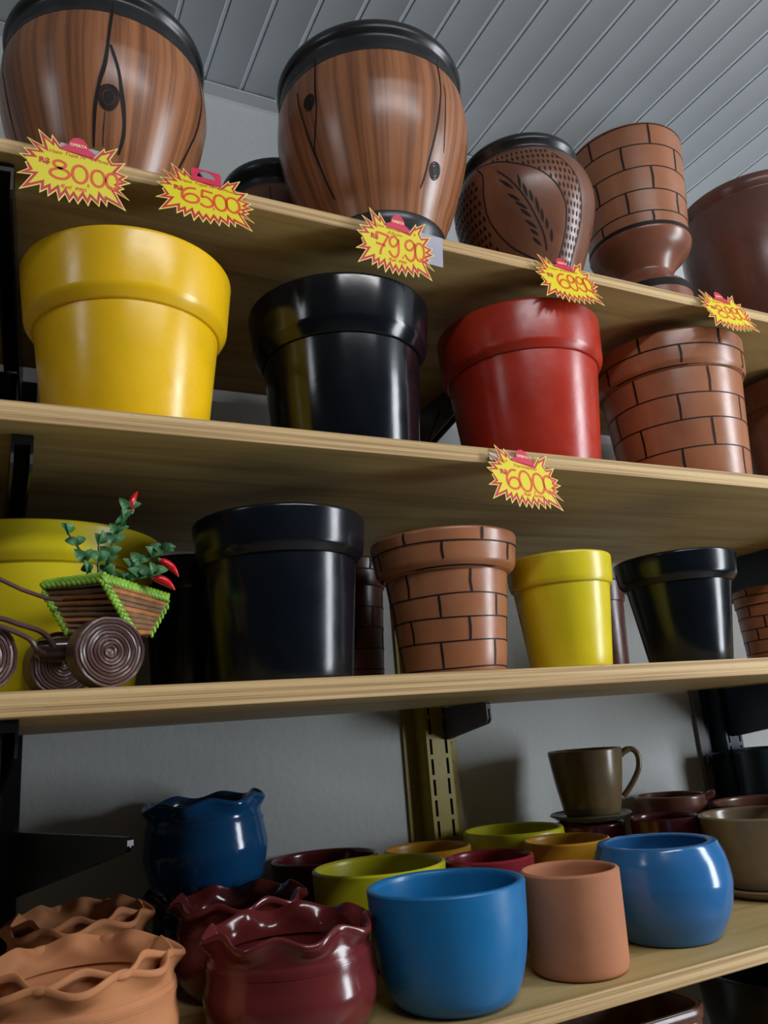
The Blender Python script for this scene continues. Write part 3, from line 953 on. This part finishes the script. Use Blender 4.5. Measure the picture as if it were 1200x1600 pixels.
# ------------------------------------------------------------------ bowls below the lowest shelf
t = thing('trough_planter', 'long brown clay trough with rounded corners on the bottom board, under the lowest shelf', 'planter', (0.597, 0.895, Z5))
def trough_ring(bm, hx, hy, rad, z):
    out = []
    for cx_, cy_, a0 in ((hx - rad, hy - rad, 0), (-hx + rad, hy - rad, 90), (-hx + rad, -hy + rad, 180), (hx - rad, -hy + rad, 270)):
        for k in range(7):
            a = math.radians(a0 + 15 * k)
            out.append(bm.verts.new((cx_ + rad * math.cos(a), cy_ + rad * math.sin(a), z)))
    return out
bm = bmesh.new()
secs = [(.205, .048, .030, 0), (.212, .053, .034, .006), (.222, .060, .036, .10), (.2265, .063, .036, .2085), (.2255, .0622, .035, .2105), (.2205, .0575, .030, .2105), (.2195, .0565, .029, .2085), (.208, .049, .026, .012)]
rings = [trough_ring(bm, hx, hy, rd, z * 1.0) for hx, hy, rd, z in secs]
for A_, B2x in zip(rings, rings[1:]):
    for k in range(len(A_)):
        bm.faces.new((A_[k], A_[(k + 1) % len(A_)], B2x[(k + 1) % len(A_)], B2x[k]))
bm.faces.new(rings[0])
bm.faces.new(rings[-1])
obj('body', bm, M['bowl'], t)
bm = bmesh.new()
rr_a, rr_b = trough_ring(bm, .2263, .0630, .036, .196), trough_ring(bm, .2285, .0650, .0375, .199)
rr_c, rr_d = trough_ring(bm, .2285, .0650, .0375, .208), trough_ring(bm, .2266, .0632, .036, .2104)
for A_, B2x in ((rr_a, rr_b), (rr_b, rr_c), (rr_c, rr_d), (rr_d, rr_a)):
    for k in range(len(A_)):
        bm.faces.new((A_[k], A_[(k + 1) % len(A_)], B2x[(k + 1) % len(A_)], B2x[k]))
obj('lip', bm, M['bowl'], t)
cup('large_bowl', (1.185, 1.035, Z5), [(.080, 0), (.092, .002), (.102, .012), (.120, .05), (.130, .10), (.1340, .1500)], M['blackpot'], 'large dark bowl on the bottom board in the lower right corner', 'bowl', t=.010)

# ------------------------------------------------------------------ starburst price stickers on the shelf edges
OUT = [(-32.2, 37.25), (-20.59, 27.64), (-19.91, 34.5), (-11.54, 22.9), (17.86, 18.48), (27.41, 32.47), (28.13, 28.46), (40.34, 36.29), (32.93, 20.84), (35.14, 17.15), (47.45, 20.88), (39.48, 8.35), (49.94, 6.11), (44.76, 0.86), (52.38, -0.91), (42.46, -6.69), (46.73, -9.01), (42.04, -11.98), (51.55, -21.2), (38.61, -15.4), (48.34, -33.75), (31.31, -26.38), (30.67, -33.65), (24.86, -26.12), (23.81, -35.04), (16.41, -28.29), (13.86, -36.98), (8.74, -28.59), (4.71, -37.07), (0.72, -30.11), (-2.93, -37.13), (-6.85, -28.75), (-12.14, -37.84), (-14.56, -26.9), (-21.71, -35.15), (-22.4, -26.99), (-28.78, -32.62), (-28.57, -23.46), (-46.11, -33.05), (-36.01, -14.81), (-48.72, -16.34), (-39.23, -8.75), (-42.2, -2.61), (-39.52, -1.06), (-47.64, 5.48), (-38.53, 7.03), (-44.51, 12.77), (-32.28, 14.14), (-41.54, 25.26), (-27.21, 19.38)]
OUT = [(a / 1000, c / 1000) for a, c in OUT]
if sum(a[0] * c[1] - c[0] * a[1] for a, c in zip(OUT, OUT[1:] + OUT[:1])) < 0:
    OUT = OUT[::-1]


def inset(poly, d, lim=4.2):
    out = []
    n = len(poly)
    for i in range(n):
        P = Vector(poly[i])
        a = (P - Vector(poly[i - 1])).normalized()
        c = (Vector(poly[(i + 1) % n]) - P).normalized()
        na, nc = Vector((-a.y, a.x)), Vector((-c.y, c.x))
        k = na + nc
        l = k.length
        k = k / l if l > 1e-6 else na
        dn = max(1 / lim, k.dot(na))
        out.append(tuple(P + k * (d / dn)))
    return out


def sheet(bm, poly, y0, y1):
    prism(bm, poly, y0, y1, 'y')


def stroke(bm, pts, w, y):
    n = len(pts)
    L, R = [], []
    for i in range(n):
        a, c = Vector(pts[max(0, i - 1)]), Vector(pts[min(n - 1, i + 1)])
        d = (c - a)
        d = d.normalized() if d.length > 1e-9 else Vector((1, 0))
        nn = Vector((-d.y, d.x)) * w * 0.5
        P = Vector(pts[i])
        L.append(bm.verts.new((P.x + nn.x, y, P.y + nn.y)))
        R.append(bm.verts.new((P.x - nn.x, y, P.y - nn.y)))
    for i in range(n - 1):
        bm.faces.new((L[i], L[i + 1], R[i + 1], R[i]))


ell = [(0.5 + 0.5 * math.sin(k / 10 * 2 * PI), 0.5 + 0.5 * math.cos(k / 10 * 2 * PI)) for k in range(11)]
GLYPH = {
    '0': [cat(ell, 4)],
    '8': [cat([(.62, .55), (.25, .68), (.22, .9), (.5, 1), (.78, .88), (.72, .68), (.42, .56), (.08, .38), (.06, .15), (.4, 0), (.8, .06), (1, .3), (.85, .5), (.5, .58)], 5)],
    '6': [cat([(.85, .98), (.5, .95), (.16, .72), (.02, .38), (.14, .1), (.5, 0), (.88, .12), (.98, .38), (.75, .58), (.4, .54), (.16, .34), (.12, .2)], 5)],
    '5': [cat([(.95, .97), (.6, .98), (.22, 1.0)], 3) + cat([(.2, .97), (.17, .75), (.14, .56)], 3) + cat([(.16, .56), (.5, .62), (.85, .46), (.92, .2), (.6, .02), (.25, .02), (0, .14)], 5)],
    '7': [cat([(.05, .78), (.08, .95), (.2, .98), (.6, .96), (.95, .92)], 4) + cat([(.95, .92), (.68, .6), (.42, .25), (.35, 0)], 4), [(.05, .48), (.4, .47), (.72, .44)]],
    '9': [cat([(.9, .86), (.6, 1), (.25, .9), (.12, .68), (.32, .5), (.65, .54), (.88, .74), (.92, .9)], 4) + cat([(.92, .9), (.98, .55), (.92, .2), (.65, .0), (.3, .06), (.08, .24)], 5)],
    ',': [[(.5, .8), (.5, .45), (.45, .1)]],
    '.': [[(.4, .6), (.5, .3), (.55, .1)]],
}


def text_bm(txt, size, x, z, y, shear=0.0, bold=0.0, width=None):
    cu = bpy.data.curves.new('lettering', 'FONT')
    cu.body = txt
    cu.size = size
    cu.shear = shear
    cu.offset = bold
    to = bpy.data.objects.new('lettering', cu)
    COL.objects.link(to)
    dg = bpy.context.evaluated_depsgraph_get()
    me = bpy.data.meshes.new_from_object(to.evaluated_get(dg))
    bm = bmesh.new()
    bm.from_mesh(me)
    bpy.data.objects.remove(to)
    bpy.data.curves.remove(cu)
    bpy.data.meshes.remove(me)
    xs = [v.co.x for v in bm.verts]
    w = max(xs) - min(xs)
    k = 1.0 if width is None else width / w
    for v in bm.verts:
        v.co = Vector((x + (v.co.x - min(xs)) * k, y, z + v.co.y))
    return bm


def price_tag(loc, roll, yaw, pit, scale, digits, label, l1, l2, tab='hat', holder=None, seed=0):
    rot = Matrix.Rotation(yaw, 3, 'Z') @ Matrix.Rotation(pit, 3, 'X') @ Matrix.Rotation(roll, 3, 'Y')
    t = thing('price_sticker', label, 'price sticker', loc, rot.to_euler())
    t.scale = (scale,) * 3
    bm = bmesh.new()
    sheet(bm, OUT, 0, 0.0006)
    obj('card', bm, M['tagoutline'], t, smooth=False)
    bm = bmesh.new()
    sheet(bm, inset(OUT, 0.0010, 3.0), -0.0002, 0.0)
    obj('red_border', bm, M['tagred'], t, smooth=False)
    bm = bmesh.new()
    small = [p for p in OUT if p not in [(c[0], c[1]) for c in OUT if abs(c[0] + .0422) < 1e-4 or abs(c[0] + .03952) < 1e-4]]
    sheet(bm, inset(small, 0.0033, 3.4), -0.0004, -0.0002)
    obj('yellow_centre', bm, M['tagyellow'], t, smooth=False)
    bm = bmesh.new()
    if tab == 'hat':
        pts = [(-11.6, 19.6), (-11.6, 22.6), (-5.58, 25.25), (-4.36, 30.8), (-0.84, 35.34), (3.69, 36.72), (8.31, 35.2), (11.62, 30.94), (12.64, 26.01), (19.0, 22.0), (17.9, 17.6)]
        sheet(bm, [(a / 1000, c / 1000) for a, c in pts], -0.0008, -0.0004)
        obj('hang_tab', bm, M['tagtab'], t, smooth=False)
        obj('printed_offer_word', text_bm('OFERTA', 0.0042, -0.0038, 0.0262, -0.00095, 0, 0.00012, 0.0152), M['tabtext'], t, smooth=False)
    else:
        n = 14
        hole = [(0.0035 + 0.0095 * math.cos(PI * k / n), 0.0265 + 0.0095 * math.sin(PI * k / n)) for k in range(n + 1)]
        rect = []
        for k in range(n + 1):
            u = k / n
            if u < 0.25:
                rect.append((0.019, 0.0215 + 0.0165 * u / 0.25))
            elif u <= 0.75:
                rect.append((0.019 - 0.031 * (u - 0.25) / 0.5, 0.038))
            else:
                rect.append((-0.012, 0.038 - 0.0165 * (u - 0.75) / 0.25))
        hole_b = [(0.013, 0.0262), (-0.006, 0.0262)]
        for y in (-0.0008, -0.0004):
            vh = [bm.verts.new((a, y, c)) for a, c in hole]
            vr = [bm.verts.new((a, y, c)) for a, c in rect]
            for k in range(n):
                bm.faces.new((vh[k], vh[k + 1], vr[k + 1], vr[k]))
            low = [bm.verts.new((a, y, c)) for a, c in ((0.019, 0.0190), (-0.012, 0.0190))]
            bm.faces.new((vr[0], vh[0], vh[n], vr[n], low[1], low[0]))
        obj('hang_tab', bm, M['tagtab'], t, smooth=False)
    obj('printed_currency_sign', text_bm('R$', 0.0080, -0.0302, 0.0008, -0.0006, 0, 0.0004, 0.0092), M['tagred'], t, smooth=False)
    for ch, x0, x1, za, zb in digits:
        bm = bmesh.new()
        for st in GLYPH[ch]:
            stroke(bm, [((x0 + (x1 - x0) * a) / 1000, (za + (zb - za) * c) / 1000) for a, c in st], 0.0026 if ch not in ',.' else 0.0013, -0.00062)
        obj('handwritten_digit' if ch not in ',.' else 'handwritten_comma', bm, M['ink'], t, smooth=False)
    for k, (txt, x, z, w, sz) in enumerate(l1):
        obj('handwritten_note', text_bm(txt, sz, x, z, -0.0006 - 0.00002 * k, 0.35, 0.00008, w), M['ink2'], t, smooth=False)
    for k, (txt, x, z, w, sz) in enumerate(l2):
        obj('handwritten_note', text_bm(txt, sz, x, z, -0.0006 - 0.00002 * k, 0.35, 0.0001, w), M['ink'], t, smooth=False)
    if holder:
        bm = bmesh.new()
        box(bm, *holder[:2], 0.0009, 0.0015, *holder[2:])
        obj('clear_plastic_holder', bm, M['plastic'], t, smooth=False)
    return t


YT = 0.690
n1 = ('Vaso Tupa N\u00ba 4 Pinta', -.0215, .0140, .0530, .0052)
price_tag((0.0528, YT, 0.5364), 0, 0, 0, 1.0,
          [('8', -20.8, -3.4, -13.2, 6.4), ('0', -0.9, 12.4, -13.5, 5.9), (',', 12.6, 14.4, -17, -12), ('0', 16.0, 28.2, -13.2, 5), ('0', 29.6, 40.2, -13, 5)],
          'yellow and red starburst price sticker reading 80,00 at the left of the top shelf', [n1], [('Ref. 990', -.0114, -.0225, .0235, .0055)], holder=(-.0125, .024, .0195, .0285))
price_tag((0.1771, YT, 0.5391), 0.0185, 0.0177, -0.1987, 1.005,
          [('6', -23, -5.5, -13.5, 7.8), ('5', -4.5, 9.5, -14.5, 8), (',', 8.2, 9.6, -17, -13), ('0', 9.8, 23, -15, 7), ('0', 22.5, 36.5, -13.5, 7.5)],
          'starburst price sticker reading 65,00 with a cut-out red tab on the top shelf', [('Vaso Tupa N\u00ba 3 Pinta', -.0235, .0140, .0570, .0052)], [], tab='frame', holder=(-.0115, .0185, .0195, .0262))
price_tag((0.3941, YT, 0.5321), 0.0326, 0.0217, 0.0958, 1.012,
          [('7', -24.5, -7.5, -17, 9.5), ('9', -8.5, 5, -16, 9), (',', 9.2, 11, -16, -11.5), ('9', 11.5, 26, -15.5, 9.5), ('0', 25.8, 37.5, -13, 9)],
          'starburst price sticker reading 79,90 below the second wood-grain vase', [('Vaso Machepot N\u00ba 6', -.0250, .0165, .0520, .0050), ('32cm', -.0105, .0108, .0200, .0045)], [('Ref. 990', -.0085, -.0215, .0230, .0050)],
          holder=(.026, .0635, -.0125, .0245))
price_tag((0.6389, YT, 0.5349), -0.0688, 0.0338, -0.2304, 1.03,
          [('6', -17, 1.5, -15, 9), ('9', 0, 14, -16, 9), ('9', 15, 29, -15, 9), ('0', 27, 40, -13, 9)],
          'starburst price sticker reading 69,90 hanging above the big red flowerpot', [('Vaso entalhado', -.0210, .0140, .0450, .0050)], [], holder=(-.0130, .0185, .0195, .0245))
price_tag((0.9259, YT, 0.5417), -0.0985, 0.0281, -0.2870, 1.035,
          [('8', -22, -3, -14, 9), ('9', -2.5, 11, -15, 9), ('9', 12, 26, -14, 9), ('0', 25, 38, -12, 9)],
          'starburst price sticker reading 89,90 at the right end of the top shelf', [('Vaso tijolo', -.0190, .0140, .0400, .0050)], [])
price_tag((0.5305, YT, 0.2627), 0.0812, 0.044, -0.1783, 1.02,
          [('6', -23.5, -6, -16, 8.5), ('0', -6, 10, -16.5, 9), ('.', 11, 14, -17.5, -13), ('0', 12.5, 27.5, -16, 9), ('0', 27, 42, -14, 8.5)],
          'starburst price sticker reading 60.00 on the second shelf edge below the red flowerpot', [('Vaso', -.0320, .0165, .0140, .0055), ('Vermelho', -.0100, .0125, .0310, .0060)], [('Ref. 3690', -.0040, -.0220, .0270, .0050)],
          holder=(-.0405, .0020, .0165, .0262))

# ------------------------------------------------------------------ the little paper cart
ROT = math.radians(17)
cart = thing('toy_cart', 'little brown rolled-paper cart with green-braided basket on the third shelf', 'toy cart', (0.080, 0.765, Z3))
CO = Vector((0.080, 0.765, Z3))


def L3(x, y, z):
    return Vector((x, y, z)) - CO


def wheel(center, rad, th):
    """rolled-paper wheel: many slightly uneven layers wound round a hub"""
    prof = [(0, 0)]
    n = 9
    for k in range(n):
        r0 = rad * (0.10 + 0.90 * k / n)
        r1 = rad * (0.10 + 0.90 * (k + 1) / n)
        prof += [(r0, 0.0006 - 0.0016), (r0 + (r1 - r0) * 0.2, 0.0004), (r0 + (r1 - r0) * 0.75, 0.0006), (r1 - rad * 0.004, 0.0000)]
    prof += [(rad, -0.0015), (rad, -th + 0.0015), (rad * 0.97, -th), (0, -th)]
    rr = random.Random(int(center[0] * 1e5))
    facet = [rr.uniform(-0.022, 0.022) for _ in range(16)]

    def mod(r, h, a):
        k = a / (2 * PI) * 16
        i = int(k) % 16
        f = facet[i] + (facet[(i + 1) % 16] - facet[i]) * (k - int(k))
        flat_ = math.cos(PI / 15) / math.cos(((a + 0.3) % (2 * PI / 15)) - PI / 15)
        return r * (1 + f) * (0.55 + 0.45 * flat_ if r > rad * 0.3 else 1), h + 0.0006 * math.sin(a + r * 900)
    bm = bmesh.new()
    lathe(bm, prof, 90, False, mod)
    bmesh.ops.translate(bm, verts=bm.verts, vec=(0, 0, 0))
    o = obj('wheel', bm, M['rollpaper'], cart, 30)
    # local +Z (the face) looks out along (sin, -cos, 0)
    zax = Vector((math.sin(ROT), -math.cos(ROT), 0))
    xax = Vector((math.cos(ROT), math.sin(ROT), 0))
    yax = zax.cross(xax)
    o.matrix_local = Matrix((xax, yax, zax)).transposed().to_4x4()
    o.location = L3(*center)
    return o


wheel((0.0960, 0.7185, Z3 + 0.0312), 0.0305, 0.0215)
wheel((0.0660, 0.8060, Z3 + 0.0312), 0.0305, 0.0215)
wheel((-0.0040, 0.7230, Z3 + 0.0300), 0.0300, 0.0200)
bm = bmesh.new()
tube(bm, [L3(.0385, .752, .0905), L3(.0415, .751, .0915), L3(.055, .750, .0925), L3(.075, .752, .0935), L3(.110, .760, .0940), L3(.118, .762, .0940)], [.004, .0095, .0108, .0108, .0100, .004], 14)
obj('chassis', bm, M['chassis'], cart)
bm = bmesh.new()
tube(bm, [L3(.0955, .722, .0860), L3(.0700, .800, .0860)], .004, 10)
obj('axle', bm, M['chassis'], cart)
bm = bmesh.new()
tube(bm, cat([tuple(L3(*p)) for p in ((.054, .742, .0925), (.0465, .738, .1020), (.0390, .735, .1070), (.0250, .732, .1115), (.0080, .730, .1170), (-.0150, .729, .1190))], 4), .0024, 8)
obj('frame_bar', bm, M['rollpaper'], cart)
bm = bmesh.new()
tube(bm, cat([tuple(L3(*p)) for p in ((.0450, .736, .0870), (.0385, .731, .0905), (.0330, .727, .0980), (.0220, .725, .1040), (.0080, .722, .1090), (-.0150, .724, .1130))], 4), .0023, 8)
obj('frame_bar', bm, M['rollpaper'], cart)
bm = bmesh.new()
tube(bm, [L3(.058, .743, .1345), L3(.0464, .742, .1351), L3(.025, .736, .1420), L3(.0060, .730, .1505), L3(-.0150, .726, .1600)], .0019, 8)
obj('handlebar', bm, M['rollpaper'], cart)
bm = bmesh.new()
tube(bm, [L3(-.0150, .726, .1620), L3(-.0150, .727, .1150), L3(-.0040, .736, .0850)], .0025, 8)
obj('steering_post', bm, M['rollpaper'], cart)
# basket
A, B_, C_, D_ = Vector((.0430, .755, .1500)), Vector((.0880, .7160, .1475)), Vector((.1540, .7700, .1412)), Vector((.110, .812, .1450))
A2, B2_, C2, D2 = Vector((.0660, .757, .1060)), Vector((.1150, .7490, .1040)), Vector((.1370, .7690, .1065)), Vector((.093, .790, .106))
bask = obj('basket', (lambda b_: (prism(b_, [(v.x - CO.x, v.y - CO.y) for v in (A2, B2_, C2, D2)], .1035 - Z3, .1055 - Z3, 'z'), b_)[1])(bmesh.new()), M['chassis'], cart, smooth=False)
rs = random.Random(3)
for (P0, P1, Q0, Q1) in ((A, B_, A2, B2_), (B_, C_, B2_, C2), (C_, D_, C2, D2), (D_, A, D2, A2)):
    n = 9
    for k in range(n):
        u = (k + 0.5) / n
        a, c = P0.lerp(Q0, u), P1.lerp(Q1, u)
        mid = a.lerp(c, 0.5) + Vector((rs.uniform(-.0008, .0008), rs.uniform(-.0008, .0008), rs.uniform(-.0007, .0007)))
        bm = bmesh.new()
        tube(bm, [a - CO, mid - CO, c - CO], [.0026, .0029, .0024], 8)
        obj('stick', bm, M['stickA'] if rs.random() < .55 else M['stickB'], bask)
    bm = bmesh.new()
    q = [P0, P1, Q1, Q0]
    ctr = (A + B_ + C_ + D_) / 4
    q = [v.lerp(Vector((ctr.x, ctr.y, v.z)), 0.07) - CO for v in q]
    bm.faces.new([bm.verts.new(v) for v in q])
    obj('lining', bm, M['chassis'], bask, smooth=False)


def braid(a, c, w, name='braid'):
    """plaited straw edge: overlapping slanted leaves along a line"""
    bm = bmesh.new()
    d = c - a
    n = max(4, int(d.length / 0.0048))
    dirv = d.normalized()
    side = dirv.cross(Vector((0, -1, 0.25))).normalized()
    up = side.cross(dirv).normalized()
    for k in range(n * 2):
        s = -1 if k % 2 else 1
        p = a + d * ((k * 0.5 + 0.25) / n) - CO
        ax = (dirv * 0.80 + side * s * 0.62).normalized()
        ay = up.cross(ax).normalized()
        mat = Matrix((ax * w * 0.95, ay * w * 0.48, up * w * 0.42)).transposed().to_4x4()
        mat.translation = p + side * s * w * 0.26 + up * w * 0.12
        bmesh.ops.create_icosphere(bm, subdivisions=2, radius=1.0, matrix=mat)
    return obj(name, bm, M['braid'], bask)


braid(A, B_ + Vector((0, 0, .0015)), .0056)
braid(B_ + Vector((0, 0, .001)), C_, .0056)
braid(C_, D_, .0050)
braid(D_, A, .0050)
braid(A + Vector((.001, -.001, -.006)), A2, .0046)
braid(B_, B2_ + Vector((.004, -.006, -.001)), .0046)
braid(C_ + Vector((0, 0, -.004)), C2, .0046)
bm = bmesh.new()
fill = [v.lerp(Vector((ctr.x, ctr.y, v.z)), 0.08) - CO - Vector((0, 0, .006)) for v in (A, B_, C_, D_)]
bm.faces.new([bm.verts.new(v) for v in fill])
obj('filling', bm, M['chassis'], bask, smooth=False)

# plastic pepper plant standing in the basket
plant = thing('artificial_pepper_plant', 'small plastic plant with green leaves and three red peppers in the cart basket', 'artificial plant', (0.092, 0.765, 0.1405))
PO = Vector((0.092, 0.765, 0.1405))
STEMS = [[(.084, .760, .140), (.080, .752, .158), (.073, .746, .178), (.0600, .742, .1960)],
         [(.092, .765, .140), (.095, .757, .165), (.101, .752, .190), (.110, .750, .212), (.1170, .750, .2270)],
         [(.098, .764, .140), (.110, .757, .158), (.124, .753, .172), (.140, .752, .180), (.1490, .752, .1830)],
         [(.100, .760, .140), (.112, .745, .150), (.126, .738, .156), (.1360, .736, .1580)],
         [(.090, .760, .140), (.0885, .750, .160), (.0880, .747, .1760), (.0880, .746, .1880)]]
rl = random.Random(11)


def leaf_mesh(bm, p, d, nrm, ln, wd):
    d = d.normalized()
    s = d.cross(nrm).normalized()
    u = s.cross(d).normalized()
    rows = []
    for i in range(7):
        t_ = i / 6
        w = wd * math.sin(PI * min(1, 0.10 + t_ * 0.90)) ** 0.6 * (1.0 if t_ < 1 else 0.05)
        c = p + d * ln * t_ + u * (ln * 0.22 * math.sin(PI * t_) - ln * 0.25 * t_ * t_)
        rows.append([bm.verts.new(c + s * w * k + u * abs(k) * w * 0.35) for k in (-1, -0.5, 0, 0.5, 1)])
    for a, c in zip(rows, rows[1:]):
        for k in range(4):
            bm.faces.new((a[k], a[k + 1], c[k + 1], c[k]))
    ret = bmesh.ops.solidify(bm, geom=[f for f in bm.faces if all(v in sum(rows, []) for v in f.verts)], thickness=0.0006)


for si, st in enumerate(STEMS):
    pts = cat([tuple(Vector(p) - PO) for p in st], 6)
    bm = bmesh.new()
    tube(bm, pts, [.0011] * (len(pts) - 3) + [.0008] * 3, 7)
    stem_o = obj('stem', bm, M['stem'], plant)
    nl = (10, 16, 12, 10, 6)[si]
    for k in range(nl):
        u = 0.22 + (0.66 if si == 1 else 0.78) * (k // 2 * 2) / max(1, nl - 2)
        i = min(len(pts) - 2, int(u * (len(pts) - 1)))
        p = Vector(pts[i])
        tan = (Vector(pts[i + 1]) - p).normalized()
        az = rl.uniform(0, PI) if k % 2 == 0 else az + PI
        out = Vector((math.cos(az), -abs(math.sin(az)) * 0.9 + 0.15, 0.25))
        d = (tan * 0.55 + out.normalized()).normalized()
        bm = bmesh.new()
        leaf_mesh(bm, p, d, Vector((rl.uniform(-.5, .5), -1.0, 0.35)), rl.uniform(.0105, .0138), rl.uniform(.0040, .0050))
        obj('leaf', bm, M['leaf'], stem_o)


def pepper(a, c, r):
    a, c = Vector(a) - PO, Vector(c) - PO
    bm = bmesh.new()
    d = c - a
    side = d.cross(Vector((0, 1, 0))).normalized()
    pts, rad = [], []
    for k in range(11):
        u = k / 10
        pts.append(a + d * u + side * (0.10 * d.length * math.sin(PI * u)))
        rad.append(max(.0003, r * (math.sin(PI * min(1, .12 + u * .5)) ** .7) * (1 - u ** 2.2) + .0004))
    rad[0] = r * 0.45
    tube(bm, pts, rad, 14)
    o = obj('pepper', bm, M['pepper'], plant)
    bm = bmesh.new()
    tube(bm, [a - d * .10, a + d * .03], [.0010, r * .55], 8)
    obj('calyx', bm, M['leaf'], o)


pepper((.1172, .749, .2190), (.1228, .750, .2400), .0042)
pepper((.1430, .748, .1730), (.1595, .745, .1565), .0043)
pepper((.1345, .736, .1540), (.1535, .733, .1415), .0048)
